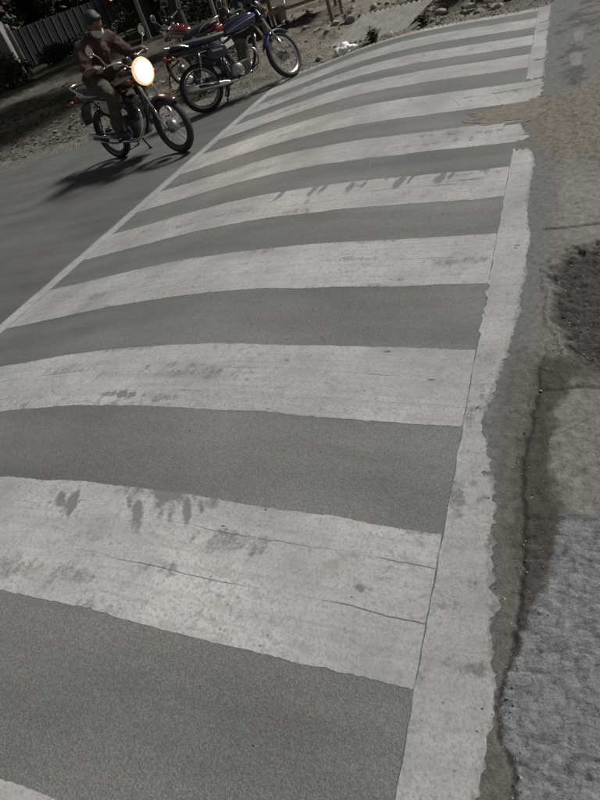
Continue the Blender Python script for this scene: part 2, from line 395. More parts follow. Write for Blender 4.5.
def stripe_wear(i, y0, y1):
    rw = random.Random(100 + i); jobs = []
    if i == 1: jobs += [(-1.42, 1.15, .17, .045, .5, 1.2), (-1.80, 1.06, .06, .055, .4, 1.5), (-.62, .92, .05, .015, .1, 1.5)] + [(x, 1.15 - ln * .45, wd, ln * .62, .55, .9) for (x, wd, ln) in ((-1.53, .022, .10), (-1.47, .03, .16), (-1.40, .028, .12), (-1.335, .032, .17), (-1.28, .02, .13), (-1.23, .014, .08))]
    if i == 2: jobs += [(-2.0, 1.72, .16, .035, .1, 1.4), (-1.75, 1.70, .3, .03, .1, 1.7), (-2.6, 1.68, .06, .06, .6, 1.2)]
    if i == 4: jobs += [(x, y1 - ln * .3, wd, ln * .8, -.12, .8) for (x, wd, ln) in ((-2.0, .026, .15), (-1.74, .036, .21), (-1.66, .026, .18), (-1.44, .036, .22), (-1.36, .018, .17), (-1.1, .036, .17), (-1.03, .02, .17), (-.83, .034, .20), (-.76, .018, .14), (-.55, .04, .06))] + [(-.62, 3.95, .16, .014, -.1, .5), (-.78, 3.90, .12, .012, -.1, .6)]
    if i == 8: jobs += [(-3.1, y1 - .05, .6, .16, .4, 2.4)]
    for _ in range(7): jobs.append((rw.uniform(-3.6, -.5), rw.uniform(y0, y1), rw.uniform(.05, .3), rw.uniform(.015, .05), rw.uniform(-.4, .4), 1.9))
    for _ in range(5): jobs.append((rw.uniform(-3.6, -.5), rw.choice((y0, y1)), rw.uniform(.05, .22), rw.uniform(.015, .035), 0, 1.9))
    def f(X, Y):
        d = np.zeros_like(X)
        for k, (x, y, a, b, sl, n) in enumerate(jobs): d = np.maximum(d, blob(X, Y, x, y, a, b, sl, n, k + i) * (1.0 if n < 1.6 else .50))
        return d
    return f
for i, (y0, y1) in enumerate(STRIPES):
    st = .009 if y1 < 3.3 else (.012 if y1 < 6 else .016)
    o = mask_sheet('crossing_stripe', stripe_mask(i, y0, y1), -3.725, -.2 if i in (5, 6) else -.398, y0 - .03, y1 + .03, st, road_z, parent=road, wear=stripe_wear(i, y0, y1))
def lmask(X, Y):
    e = (fbm(Y * 4, Y * 0, 3, 4) - .5) * .02
    return np.minimum(np.minimum(X + 3.85 + e, -3.728 - X), np.minimum(Y + 1, 9.05 - Y))
mask_sheet('border_line', lmask, -3.88, -3.72, -1.0, 9.06, .014, road_z, parent=road)

# old pavement to the right of the crossing: asphalt apron, crack, damp soil, concrete slabs, pothole
OX = [-1, .46, .68, .83, 1.08, 1.3, 1.53, 1.74, 1.98, 2.2, 2.48, 3.05, 3.55, 4.06, 4.3, 4.42, 5.5, 5.7, 9.1]
OV = [-.22, -.215, -.195, -.225, -.245, -.255, -.29, -.335, -.29, -.262, -.245, -.225, -.262, -.25, -.275, -.33, -.30, -.255, -.262]
def crack_x(Y):
    return np.interp(Y, [-1, .47, .53, .6, .7, .84, 1.0, 1.15, 1.31, 1.45, 1.6, 1.79, 1.94, 2.1, 2.4, 2.9], [-.14, -.148, -.15, -.185, -.19, -.168, -.158, -.165, -.172, -.18, -.165, -.15, -.14, -.135, -.12, -.11]) + (fbm(np.asarray(Y) * 14, np.asarray(Y) * 0, 8, 5, .72) - .5) * .045
def pave(X, Y):
    """height and colour of the pavement east of the crossing"""
    cx = crack_x(Y); d = X - cx
    n1 = fbm(X * 26, Y * 26, 1, 4, .75); n2 = fbm(X * 6, Y * 6, 2, 6, .62); n3 = fbm(X * 55, Y * 55, 3, 3)
    asp = np.array([.128, .126, .120]); grit = np.array([.108, .101, .090]); damp = np.array([.050, .043, .036])
    conc = np.array([.165, .155, .137]); blue = np.array([.172, .175, .178]); soil = np.array([.038, .034, .029]); brown = np.array([.150, .131, .103])
    pale = np.array([.20, .193, .178])
    z = np.zeros_like(X); col = np.broadcast_to(asp, X.shape + (3,)).copy()
    def put(mk, c, nz=0):
        nonlocal col
        mk = np.clip(mk, 0, 1)[..., None]; col = col * (1 - mk) + np.array(c) * mk
    near = 1 - sstep(2.0, 2.2, Y)
    # gritty apron between the paint and the crack
    ap = sstep(-.32, -.24, X + (n2 - .5) * .1) * near
    put(ap, grit * 1.0); z += ap * sstep(-.27, -.20, X) * ((n1 - .5) * .010)
    # concrete east of the crack
    cn = sstep(-.004, .012, d) * near
    put(cn, conc); z += cn * (.002 + (n1 - .5) * .005)
    wy = Y + (fbm(X * 5, Y * 0, 12, 3) - .5) * .03
    bl = cn * (1 - sstep(1.235, 1.29, wy + (n1 - .5) * .05)); put(bl, blue)
    rid = np.abs(fbm(X * 5, Y * 38, 14, 4) - .5) * 2
    z += bl * ((fbm(X * 38, Y * 75, 13, 3, .8) - .5) * .006 - (1 - sstep(0, .06, rid)) * .004)
    put(bl * (1 - sstep(.01, .07, rid)) * sstep(.42, .55, n2) * .8, blue * .38); put(bl * sstep(.52, .66, n1) * .25, blue * .7); tb = (1 - sstep(.0, .022, np.abs(wy - 1.245 + (n1 - .5) * .03))) * cn; put(tb * .7, blue * .4); z -= tb * .004
    put(bl * sstep(.55, .75, n2) * .4, pale)
    # pale rim and joint of the middle slab
    jy = np.abs(wy - 1.845); put(cn * (1 - sstep(.0, .012, jy)) * sstep(-.1, -.06, X) * .6, damp); z -= cn * (1 - sstep(0, .012, jy)) * .008
    put(cn * sstep(1.86, 1.90, wy) * sstep(.45, .62, n2) * .7, pale)
    # a thin curved crack over the slab
    cc = np.abs(Y - (1.60 + .55 * (X + .1) + 1.2 * (X + .1) ** 2) - (n2 - .5) * .03); put(cn * (1 - sstep(.001, .006, cc)) * sstep(-.12, -.08, X) * .5, damp)
    # damp soil band right of the crack
    bw = np.interp(Y, [-1, .75, .95, 1.1, 1.35, 1.6, 1.85, 2.0, 2.3], [.0, .0, .03, .07, .088, .075, .075, .14, .3]) * (1 + (n2 - .5) * 1.3)
    db = sstep(-.012, .004, d) * (1 - sstep(bw * .8, bw * 1.25 + .004, d + (n1 - .5) * .03)) * near * (Y > .8)
    dl = sstep(-.045, -.005, d + (n2 - .5) * .06) * (1 - sstep(0, .02, d)) * near * sstep(.95, 1.15, Y); put(dl * .75, damp)
    put(db * .95, damp); z -= db * .003
    # the crack itself
    ck = 1 - sstep(.001, .004 + .010 * fbm(X * 9, Y * 22, 23, 3), np.abs(d)); ck = ck * near * sstep(.30, .48, fbm(Y * 3.1, X * 2, 19, 3) + .1)
    put(ck * .9, soil * .7); z -= ck * .006
    # pothole of dark soil with broken rim
    px = (X - .085) / .215; py = (Y - 2.44) / .52
    r = np.sqrt(np.abs(px) ** 2.6 + np.abs(py) ** 2.6) + (n2 - .5) * .75 + (n3 - .5) * .10
    ph = 1 - sstep(.70, 1.02, r)
    far = sstep(1.98, 2.1, Y)
    fa = far * sstep(-.20, -.12, X + (n2 - .5) * .12 - .02 * (Y - 2)) ; put(fa * .8, conc * .95)
    put(far * sstep(-.13, -.06, X + (n2 - .5) * .12) * sstep(2.95, 3.1, Y) * (1 - sstep(3.7, 4.0, Y)) * .8, pale * .9)
    ry = 1 - sstep(.0, .02, np.abs(Y - 3.14 + (n2 - .5) * .08)); put(far * ry * sstep(-.2, -.15, X) * .6, soil); z -= far * ry * .008 * sstep(-.2, -.15, X)
    z += far * sstep(-.22, -.1, X) * ((n2 - .5) * .018 + (n1 - .5) * .008)
    put(ph, soil * (1)); z -= ph * (.022 - (n1 - .5) * .030)
    rim = (1 - sstep(.0, .16, np.abs(r - .98))) * far; z += rim * .010 * (n1 > .3)
    put(ph * sstep(.60, .72, n1) * .35, grit); put(ph * sstep(.5, .8, n2) * .5, soil * 1.5)
    # damp tail below the hole
    tl = (1 - sstep(.0, .14, np.abs(Y - 1.95 + (n2 - .5) * .15))) * sstep(-.16, -.12, X); put(tl * .8, damp)
    # brown dirt washed across the edge
    bs = sstep(.0, .35, 1 - np.sqrt(((X - .12) / .52) ** 2 + ((Y - 4.75) / .95) ** 2) + (n2 - .5) * .9)
    put(bs * .9, brown); put(bs * sstep(.55, .75, n1) * .5, damp * 1.4); z += bs * (.006 + (n1 - .5) * .014)
    # far part: worn asphalt with pale and dark bruises
    f2 = sstep(5.3, 5.7, Y) * sstep(-.22, -.12, X + (n2 - .5) * .1); put(f2 * .7, np.array([.125, .123, .115])); put(f2 * sstep(.48, .62, n2) * .8, np.array([.060, .058, .053]))
    for (qx, qy, a, b) in ((0.0, 6.35, .06, .28), (.03, 7.2, .05, .25)):
        e = 1 - sstep(.6, 1.1, np.sqrt(((X - qx) / a) ** 2 + ((Y - qy) / b) ** 2) + (n2 - .5) * .5); put(e * .8, pale)
    put(sstep(.62, .72, n3) * .25 * np.ones_like(X), damp)
    k = sstep(-.40, -.36, X)                    # meets the road sheet at its edge
    z = z * k
    return z, np.concatenate([col, bl[..., None]], -1)
def pave_z(X, Y): return pave(X, Y)[0]
xs = np.concatenate([np.arange(-.40, .42, .0062), np.linspace(.43, 1.6, 40), np.linspace(1.8, 30, 24)])
ys = np.concatenate([np.linspace(-10, .1, 16)[:-1], np.arange(.1, 3.3, .0068), np.arange(3.3, 6, .012), np.linspace(6, 10.2, 220)])
pv = link('pavement', grid_mesh('pavement', xs, ys, pave_z, lambda X, Y: pave(X, Y)[1]), M_PAVE, smooth=True); pv['kind'] = 'structure'
def rmask(X, Y):
    out = np.interp(Y, OX, OV) + (fbm(Y * 9, X * 6, 51, 3) - .5) * .05 + (fbm(Y * 42, X * 24, 52, 4, .65) - .5) * .048 * np.clip(1.9 * fbm(Y * 2.6, Y * 0, 62, 2) - .35, .06, 1)
    inn = -.3985 + (fbm(Y * 12, Y * 0, 53, 3) - .5) * .008 + .02 * (vn(Y * 35, X * 8, 54) - .5) * np.clip((Y > 2.2) * (Y < 2.7), 0, 1)
    d = np.minimum(X - inn, out - X)
    gap = np.minimum(np.maximum(4.40 + (vn(X * 70, Y * 9, 55) - .5) * .12 - Y, Y - 6.02 - (vn(X * 60, Y * 5, 56) - .5) * .08), 9.05 + (vn(X * 50, Y * 0, 57) - .5) * .05 - Y)
    d = np.minimum(d, gap)
    for (y, l) in ((6.62, .06), (7.78, .07), (8.2, .05)):
        d = np.minimum(d, np.maximum(np.abs(Y - y - .25 * (X + .3) + (vn(X * 40, Y * 9, 58) - .5) * .05) - .018, .0 - (X + .36)))
    ch = fbm(X * 14, Y * 14, 59, 5); d = np.minimum(d, (.84 - ch) * .1)
    return d
mask_sheet('border_line', rmask, -.42, -.15, -1.0, 9.1, .0075, lambda X, Y: np.where(X < -.40, road_z(X, Y), pave_z(X, Y)), lift=.0013, parent=pv, wear=lambda X, Y: np.maximum(np.clip((fbm(X * 12, Y * 12, 401, 5, .6) - .52) * 3.2, 0, .75) * np.clip(1.6 - Y * .5, .35, 1), np.clip(1 - (np.interp(Y, OX, OV) - X) / .035, 0, 1) * .6))
# brown dirt lying on the asphalt over the end of two stripes
def brown_col(X, Y):
    n1 = fbm(X * 22, Y * 22, 1, 5); c = np.array([.150, .128, .098]) * (0.75 + .5 * n1)[..., None]; return c
def bmask(X, Y): return np.minimum(1.02 - np.sqrt(((X + .30) / .46) ** 2 + ((Y - 5.20 - .10 * (X + .4)) / .25) ** 2) - (fbm(X * 9, Y * 16, 71, 5) - .5) * 1.2, (-.22 - X) * 6 + (fbm(X * 20, Y * 20, 72, 4) - .5))
ds = mask_sheet('dirt_film', bmask, -.95, -.12, 4.7, 5.8, .012, lambda X, Y: np.where(X < -.40, road_z(X, Y), pave_z(X, Y)), lift=.0025, parent=road, material=mat('dirt_film_soil', (.138, .121, .096), .95, var=.3, vscale=30, bump=.5, bscale=90))
ds['kind'] = 'stuff'

# ------------------------------------------------------------------ far verge and ground
ground = link('ground', pydata('ground', [(-400, -300, -.12), (400, -300, -.12), (400, 500, -.12), (-400, 500, -.12)], [(0, 1, 2, 3)]), mat('ground_soil', (.10, .088, .07), .95, var=.35, vscale=.8)); ground['kind'] = 'structure'
def edge_y(X): return np.interp(X, [-90, -14, -8.7, -6.6, -5.2, -4.4, -3.75, -3.3, -.4, -.2, .5, 30], [7.7, 7.75, 7.9, 8.02, 8.15, 8.5, 8.92, 9.04, 9.08, 9.35, 9.7, 9.9])
def verge_z(X, Y):
    d = Y - edge_y(X) + (fbm(X * 2.2, Y * 2.2, 81, 4) - .5) * .35
    n = fbm(X * 3, Y * 3, 82, 5) - .5; nf = fbm(X * 14, Y * 14, 83, 4) - .5
    z = -.05 + .065 * sstep(-.25, .12, d) + np.clip(d, 0, 2) * .02 + sstep(0, .6, d) * (n * .10 + nf * .045)
    heap = np.exp(-((X + 1.9) / 1.6) ** 2 - ((Y - 11.3) / .7) ** 2); z += heap * (.16 + n * .25 + nf * .12)
    k = (1 - sstep(.55, .95, np.abs(X + 2.72))) * (1 - sstep(.55, .9, np.abs(Y - 10.62))); z = z * (1 - k) + k * (.02 + .02 * n)
    z += .10 * sstep(12, 15, Y) * (n + .2)
    return z * (1 - sstep(40, 60, Y)) - .11 * sstep(40, 60, Y)
def verge_col(X, Y):
    a = fbm(X * 1.1, Y * 1.1, 91, 5)[..., None]; b = fbm(X * 9, Y * 9, 92, 4)[..., None]
    dry = np.array([.185, .165, .128]); dark = np.array([.085, .075, .058]); grey = np.array([.155, .148, .136]); litter = np.array([.033, .030, .026])
    c = dry * (1 - sstep(.42, .7, a)) + dark * sstep(.42, .7, a)
    lf = (1 - sstep(-8, -5.6, X))[..., None]; c = c * (1 - lf * .7) + litter * lf * .7  # left verge darkened: its shade is put into the soil colour
    d = (Y - edge_y(X))[..., None]; nr = (1 - sstep(.1, .7, d)); c = c * (1 - nr * .7) + grey * nr * .7
    hp = np.exp(-((X + 1.6) / 1.9) ** 2 - ((Y - 11.2) / 1.0) ** 2)[..., None]; c = c * (1 - hp * .6) + np.array([.11, .10, .085]) * hp * .6
    return c * (.65 + .7 * b)
xs = np.concatenate([np.linspace(-90, -24, 40)[:-1], np.linspace(-24, -9, 150)[:-1], np.arange(-9, 1.2, .04), np.linspace(1.3, 30, 50)])
ys = np.concatenate([np.arange(7.4, 13.5, .04), np.linspace(13.6, 24, 90), np.linspace(24.5, 70, 50)])
vg = link('dirt_verge', grid_mesh('dirt_verge', xs, ys, verge_z, verge_col), M_DIRT, smooth=True); vg['kind'] = 'structure'
def gz(x, y):
    x = np.array([float(x)]); y = np.array([float(y)]); z = float(verge_z(x, y)[0])
    if y[0] < 9.5:
        z = max(z, float(road_z(x, y)[0]) if x[0] < -.4 else float(pave_z(x, y)[0]))
    return z
# ------------------------------------------------------------------ object materials
m_rub = lambda: mat('tyre_rubber', (.022, .022, .022), .8, bump=.3, bscale=80)
m_chr = lambda: mat('chrome', (.62, .61, .59), .22, 1.0, var=.12, vscale=15)
m_alu = lambda: mat('aluminium', (.30, .295, .285), .42, .8, var=.25, vscale=25)
m_blk = lambda: mat('black_paint', (.018, .018, .02), .35, 0, .5, var=.3, vscale=12)
m_eng = lambda: mat('engine_metal', (.10, .098, .095), .5, .6, var=.4, vscale=30)
m_vinyl = lambda: mat('seat_vinyl', (.030, .030, .045), .5, var=.25, vscale=18, bump=.15, bscale=70)
m_red = lambda: mat('red_lens', (.32, .02, .015), .25, coat=.3)
m_amb = lambda: mat('amber_lens', (.16, .065, .015), .3)
m_glass = lambda: mat('mirror_glass', (.5, .5, .5), .06, 1.0)
PI = math.pi
def RotY(a): return Matrix.Rotation(a, 3, 'Y')

def wheel(parent, cx, r=.30, tw=.045, rear=False, rim_m=None):
    wh = MB().lathe([(r - .055, -tw * .75), (r - .03, -tw), (r - .012, -tw * .8), (r, -tw * .3), (r, tw * .3), (r - .012, tw * .8), (r - .03, tw), (r - .055, tw * .75)], 48, 'y', closed=True).build('rear_wheel' if rear else 'front_wheel', m_rub(), parent, True)
    wh.location = (cx, 0, r)
    MB().lathe([(r - .058, -.024), (r - .050, -.026), (r - .050, -.019), (r - .072, -.010), (r - .078, 0), (r - .072, .010), (r - .050, .019), (r - .050, .026), (r - .058, .024), (r - .082, .006), (r - .086, 0), (r - .082, -.006)], 48, 'y', closed=True).build('rim', rim_m or m_chr(), wh, True)
    hr = .075 if rear else .07
    MB().lathe([(.012, -.075), (.03, -.072), (.034, -.05), (hr, -.042), (hr, .036), (.05, .044), (.034, .05), (.012, .075)], 28, 'y').build('hub', m_alu(), wh, True)
    sp = MB()
    for k in range(36):
        t = 2 * PI * k / 36; t2 = t + (.32 if k % 4 < 2 else -.32); y = .034 if k % 2 else -.034
        sp.tube([(math.cos(t2) * hr * .95, y, math.sin(t2) * hr * .95), (math.cos(t) * (r - .08), y * .12, math.sin(t) * (r - .08))], .0022, 4, cap=False)
    sp.build('spoke_ring', m_chr(), wh)
    return wh

def make_bike(label, group, tank_c, tank_var, stripe_cols, fairing=True, steer=0.0, tail_c=None, lit=False, fender_c=None, guard=True, rim_m=None, lamp=1.0):
    root = empty('motorcycle'); tag(root, label, 'motorcycle', group)
    r = .30; WB = 1.265
    body = mat('tank_' + tank_var, tank_c, .22, coat=.6, var=.12, vscale=4)
    tailm = mat('tail_' + tank_var, tail_c or tank_c, .3, coat=.4, var=.12, vscale=6)
    fend = mat('fender_' + tank_var, fender_c or tank_c, .3, coat=.4, var=.15, vscale=6)
    rw = wheel(root, 0, r, .05, True, rim_m)
    MB().lathe([(.06, .045), (.092, .045), (.092, .052), (.06, .052)], 30, 'y', closed=True).build('sprocket', m_eng(), rw)
    # frame, swingarm
    f = MB()
    f.tube([(1.0, 0, .86), (.93, 0, .72), (.86, 0, .42), (.74, 0, .26)], .02, 8, 5)
    for s in (1, -1):
        f.tube([(1.0, 0, .86), (.78, s * .05, .80), (.48, s * .10, .70), (.12, s * .11, .74), (-.14, s * .10, .76)], .015, 8, 4)
        f.tube([(.74, s * .04, .26), (.5, s * .10, .25), (.38, s * .11, .34), (.40, s * .10, .55), (.44, s * .09, .70)], .015, 8, 4)
        f.tube([(.40, s * .10, .5), (.2, s * .11, .62), (.05, s * .11, .74)], .011, 6, 3)
    f.build('frame', m_blk(), root, True)
    sa = MB()
    for s in (1, -1): sa.tube([(.42, s * .085, .34), (.2, s * .09, .315), (-.05, s * .09, .30)], .018, 8)
    sa.build('swingarm', m_blk(), root, True)
    for s in (1, -1):
        sh = MB().tube([(-.01, s * .115, .33), (.06, s * .115, .50)], .016, 10).tube([(.06, s * .115, .50), (.115, s * .115, .70)], .010, 8).build('shock_absorber', m_chr(), root, True)
        c = MB(); pts = []
        for k in range(73):
            t = k / 72; a = t * 9 * 2 * PI; b = Vector((.02 + .085 * t, s * .115, .42 + .24 * t)); pts.append((b.x + .026 * math.cos(a), b.y + .026 * math.sin(a), b.z))
        c.tube(pts, .0055, 5).build('spring', m_blk(), sh, True)
    MB().box((.19, .105, .36), (.46, .03, .07), RotY(.08), .012).build('chain_cover', m_blk(), root)
    # engine
    en = MB().box((.58, 0, .34), (.34, .20, .20), None, .035).box((.46, 0, .40), (.18, .17, .16), None, .03).build('engine', m_eng(), root, True)
    for s in (1, -1): MB().lathe([(.0, .0), (.085, .0), (.095, s * .012), (.085, s * .03), (.03, s * .036), (0, s * .036)], 24, 'y', (.54 if s < 0 else .60, s * .10, .34)).build('crankcase_cover', m_alu(), en, True)
    cy = MB()
    ax = Vector((.24, 0, 1)).normalized()
    for k in range(9):
        p = Vector((.68, 0, .44)) + ax * k * .021; cy.box(p, (.15, .155, .009), RotY(.235))
    cy.box(Vector((.68, 0, .44)) + ax * .09, (.10, .10, .2), RotY(.235)); cy.box(Vector((.68, 0, .44)) + ax * .21, (.13, .12, .06), RotY(.235), .015)
    cy.build('cylinder', m_eng(), en)
    MB().tube([(.60, 0, .58), (.50, 0, .60), (.44, 0, .58)], .03, 10, 3).build('carburettor', m_alu(), en, True)
    # exhaust on the right (y < 0)
    ex = MB().tube([(.76, -.03, .56), (.86, -.07, .50), (.86, -.12, .34), (.74, -.15, .24), (.52, -.165, .235), (.36, -.17, .25)], .018, 10, 5).build('exhaust_pipe', m_chr(), root, True)
    MB().tube([(.40, -.17, .245), (.36, -.17, .25), (.30, -.172, .26), (-.10, -.18, .325), (-.20, -.182, .342), (-.22, -.182, .345)], [.018, .026, .042, .046, .040, .026], 14).build('muffler', m_chr(), ex, True)
    MB().tube([(.22, -.212, .285), (-.06, -.222, .33)], [.020, .020], 8).build('heat_shield', m_blk(), ex, True)
    # tank
    T = [(.52, 0, .80, .06, .035), (.56, 0, .815, .095, .065), (.64, 0, .83, .12, .085), (.76, 0, .845, .135, .10), (.88, 0, .855, .135, .10), (.97, 0, .855, .115, .085), (1.02, 0, .85, .075, .055), (1.035, 0, .848, .04, .03)]
    tk = MB().loft(T, 28, 2.6).build('fuel_tank', body, root, True, 1)
    for s, (a0, a1) in ((-1, (PI - .22, PI + .28)), (1, (-.28, .22))):
        for j, (lo, hi, c) in enumerate(stripe_cols):
            A = (a0 + (a1 - a0) * lo, a0 + (a1 - a0) * hi)
            MB().loft([(x, y, z + .018 * (i - 2) * .5, w_, h_, 2.6) for i, (x, y, z, w_, h_) in enumerate(T[1:7])], 4, 2.6, A, .0035).build('tank_stripe', mat('stripe_%s_%d' % (tank_var, j), c, .35), tk, True)
    MB().lathe([(0, .955), (.035, .955), (.038, .948), (.038, .935)], 20, 'z', (.80, 0, .0)).build('tank_cap', m_chr(), tk, True)
    # side panels and tail
    for s in (1, -1):
        sp = MB().loft([(.20, s * .115, .64, .012, .045), (.28, s * .125, .63, .02, .07), (.40, s * .125, .62, .022, .085), (.50, s * .115, .64, .012, .05)], 14, 3).build('side_panel', tailm, root, True, 1)
        MB().box((.36, s * .149, .655), (.15, .003, .022), RotY(.12)).build('badge', mat('badge_silver', (.5, .5, .5), .35, .6), sp)
    tl = MB().loft([(.22, 0, .745, .12, .03), (.05, 0, .755, .12, .045), (-.12, 0, .775, .105, .045), (-.26, 0, .795, .075, .038), (-.31, 0, .80, .05, .028)], 18, 3.2).build('tail_cowl', tailm, root, True, 1)
    # seat
    MB().loft([(.57, 0, .80, .07, .02), (.52, 0, .805, .10, .035), (.40, 0, .80, .125, .045), (.25, 0, .805, .135, .05), (.10, 0, .83, .13, .05), (-.08, 0, .845, .12, .045), (-.20, 0, .85, .10, .035), (-.24, 0, .85, .07, .02)], 20, 3.0).build('seat', m_vinyl(), root, True, 1)
    gr = MB()
    gr.tube([(.02, -.14, .80), (-.12, -.15, .86), (-.28, -.10, .90), (-.32, 0, .905), (-.28, .10, .90), (-.12, .15, .86), (.02, .14, .80)], .011, 8, 5)
    gr.build('grab_rail', m_chr(), root, True)
    MB().box((-.325, 0, .765), (.04, .13, .065), None, .015).build('tail_light', m_red(), root, True)
    MB().loft([(-.15, 0, .70, .075, .01), (-.28, 0, .66, .08, .01), (-.36, 0, .56, .075, .01), (-.39, 0, .45, .065, .008)], 12, 4).build('rear_fender', m_blk(), root, True)
    pl = MB().box((-.392, 0, .55), (.006, .17, .11), RotY(.3), 0).build('number_plate', mat('plate_pale', (.42, .41, .37), .5, var=.15), root)
    for s in (1, -1):
        MB().tube([(-.25, s * .09, .74), (-.25, s * .17, .74)], .008, 6).tube([(-.25, s * .16, .74), (-.25, s * .20, .74), (-.25, s * .215, .74)], [.03, .03, .012], 12).build('rear_indicator', m_amb(), root, True)
    # front end, turned by the steering angle
    st = empty('steering'); st.parent = root
    headc = Vector((.99, 0, .90)); st.location = headc; st.rotation_euler = (0, 0, 0)
    q = Matrix.Translation(headc) @ Matrix.Rotation(steer, 4, Vector((-.42, 0, 1)).normalized()) @ Matrix.Translation(-headc)
    bpy.data.objects.remove(st)
    def turn(o):
        o.matrix_basis = q @ o.matrix_basis; return o
    fwh = wheel(root, WB, r, .042, False, rim_m); turn(fwh)
    for s in (1, -1):
        fk = MB().tube([(WB, s * .085, r), (WB - .10, s * .085, .52)], .024, 12).tube([(WB - .10, s * .085, .52), (1.005, s * .085, .93)], .0155, 12).build('fork_leg', m_chr(), root, True); turn(fk)
    tr = MB().box((1.07, 0, .80), (.07, .22, .025), RotY(.4), .008).box((1.01, 0, .93), (.08, .22, .022), RotY(.4), .008); turn(tr.build('triple_clamp', m_blk(), root))
    ff = MB()
    V = []; F = []
    for k in range(15):
        a = .30 + 1.9 * k / 14
        for (yy, rr) in ((-.06, r + .005), (-.055, r + .028), (-.03, r + .042), (0, r + .046), (.03, r + .042), (.055, r + .028), (.06, r + .005)):
            V.append((WB + rr * math.cos(a + .55), yy, r + rr * math.sin(a + .55)))
    for k in range(14):
        for j in range(6): F.append((k * 7 + j, k * 7 + j + 1, k * 7 + j + 8, k * 7 + j + 7))
    fo = ff.add(V, F).build('front_fender', fend, root, True); md = fo.modifiers.new('t', 'SOLIDIFY'); md.thickness = .004; turn(fo)
    hb = MB().tube([(.80, -.36, 1.02), (.90, -.30, 1.045), (.97, -.13, 1.03), (1.0, -.05, .955), (1.0, .05, .955), (.97, .13, 1.03), (.90, .30, 1.045), (.80, .36, 1.02)], .011, 8, 5).build('handlebar', m_chr(), root, True); turn(hb)
    for s in (1, -1):
        MB().tube([(.80, s * .36, 1.02), (.885, s * .31, 1.041)], .018, 10).build('grip', m_rub(), hb, True)
        MB().tube([(.90, s * .29, 1.05), (.93, s * .32, 1.035), (.87, s * .39, 1.02)], [.008, .007, .006], 6, 3).build('lever', m_alu(), hb, True)
        MB().box((.90, s * .275, 1.045), (.05, .06, .05), None, .012).build('switch_pod', m_blk(), hb)
        mr = MB().tube([(.91, s * .27, 1.055), (.92, s * .31, 1.14), (.90, s * .36, 1.20)], .0055, 6, 4).build('mirror', m_chr(), root, True); turn(mr)
        hd = MB().lathe([(0, -.012), (.03, -.012), (.052, -.004), (.058, .008), (.055, .010)], 22, 'x', (.89, s * .37, 1.225)).build('mirror_shell', m_blk(), mr, True)
        MB().lathe([(0, 0), (.054, 0)], 22, 'x', (.8845 - .0, s * .37, 1.225)).build('mirror_glass', m_glass(), mr)
        fi = MB().tube([(1.06, s * .10, .84), (1.06, s * .17, .84)], .008, 6).tube([(1.06, s * .16, .84), (1.06, s * .20, .84), (1.06, s * .215, .84)], [.03, .03, .012], 12).build('front_indicator', m_amb(), root, True); turn(fi)
    if lit:
        lens = mat('lit_headlamp', (1, .95, .85), .3, emit=(1.0, .87, .68), estr=4)
    else:
        lens = mat('headlamp_glass', (.55, .55, .53), .12, .3)
    if fairing:
        fa = MB().loft([(1.01, 0, .91, .10, .13), (1.07, 0, .90, .125, .155), (1.13, 0, .885, .12, .14), (1.17, 0, .875, .10, .105)], 22, 2.6).build('headlamp_fairing', m_blk(), root, True, 1); turn(fa)
        le = MB().loft([(1.165, 0, .875, .094, .094), (1.186, 0, .873, .085, .085), (1.196, 0, .872, .05, .05), (1.199, 0, .872, .006, .006)], 24, 2.3).build('headlamp', lens, fa, True)
        scn = MB().loft([(.99, 0, 1.02, .085, .02), (1.06, 0, 1.035, .11, .014), (1.12, 0, 1.0, .11, .012)], 14, 3).build('windscreen', mat('smoked_screen', (.03, .03, .035), .12), fa, True)
    else:
        fa = MB().lathe([(a_ * lamp, b_) for a_, b_ in ((.0, -.08), (.05, -.075), (.085, -.03), (.092, .03), (.096, .035))], 26, 'x', (1.11, 0, .885)).build('headlamp_shell', m_chr(), root, True); turn(fa)
        le = MB().lathe([(a_ * lamp, b_) for a_, b_ in ((.093, .034), (.075, .052), (.04, .062), (0, .066))], 26, 'x', (1.11, 0, .885)).build('headlamp', lens, fa, True)
    if lit:
        ring = MB().lathe([(.098 * lamp, .030), (.112 * lamp, .034), (.116 * lamp, .026), (.110 * lamp, .0)], 30, 'x', (1.11, 0, .885)).build('glow_ring', mat('warm_glow', (.8, .6, .4), .3, .5, emit=(1.0, .55, .25), estr=.45), fa, True)  # warm glow around the lamp, built as an emissive ring
    MB().lathe([(0, .03), (.042, .028), (.045, 0), (.042, -.03), (0, -.03)], 20, 'z', (1.0, -.06, 1.03)).lathe([(0, .03), (.042, .028), (.045, 0), (.042, -.03), (0, -.03)], 20, 'z', (1.0, .06, 1.03)).build('instrument_cluster', m_blk(), root, True)
    # foot controls, stand, guard
    for s in (1, -1):
        MB().tube([(.52, s * .11, .27), (.52, s * .27, .275)], .014, 8).build('footpeg', m_rub(), root, True)
        MB().tube([(.30, s * .12, .38), (.26, s * .22, .39)], .012, 8).build('pillion_peg', m_rub(), root, True)
    MB().tube([(.50, -.15, .25), (.62, -.20, .25), (.70, -.20, .28)], .008, 6, 3).build('brake_pedal', m_chr(), root, True)
    MB().tube([(.40, .10, .27), (.36, .17, .12), (.33, .235, .012)], .011, 8).box((.33, .24, .01), (.05, .03, .012)).build('side_stand', m_blk(), root, True)
    MB().tube([(.38, -.09, .25), (.30, -.11, .10)], .010, 8).tube([(.38, .09, .25), (.30, .11, .10)], .010, 8).tube([(.30, -.11, .10), (.30, .11, .10)], .010, 8).build('centre_stand', m_blk(), root, True)
    MB().tube([(.46, -.13, .42), (.40, -.20, .48), (.41, -.21, .36)], .008, 6, 3).build('kick_lever', m_chr(), root, True)
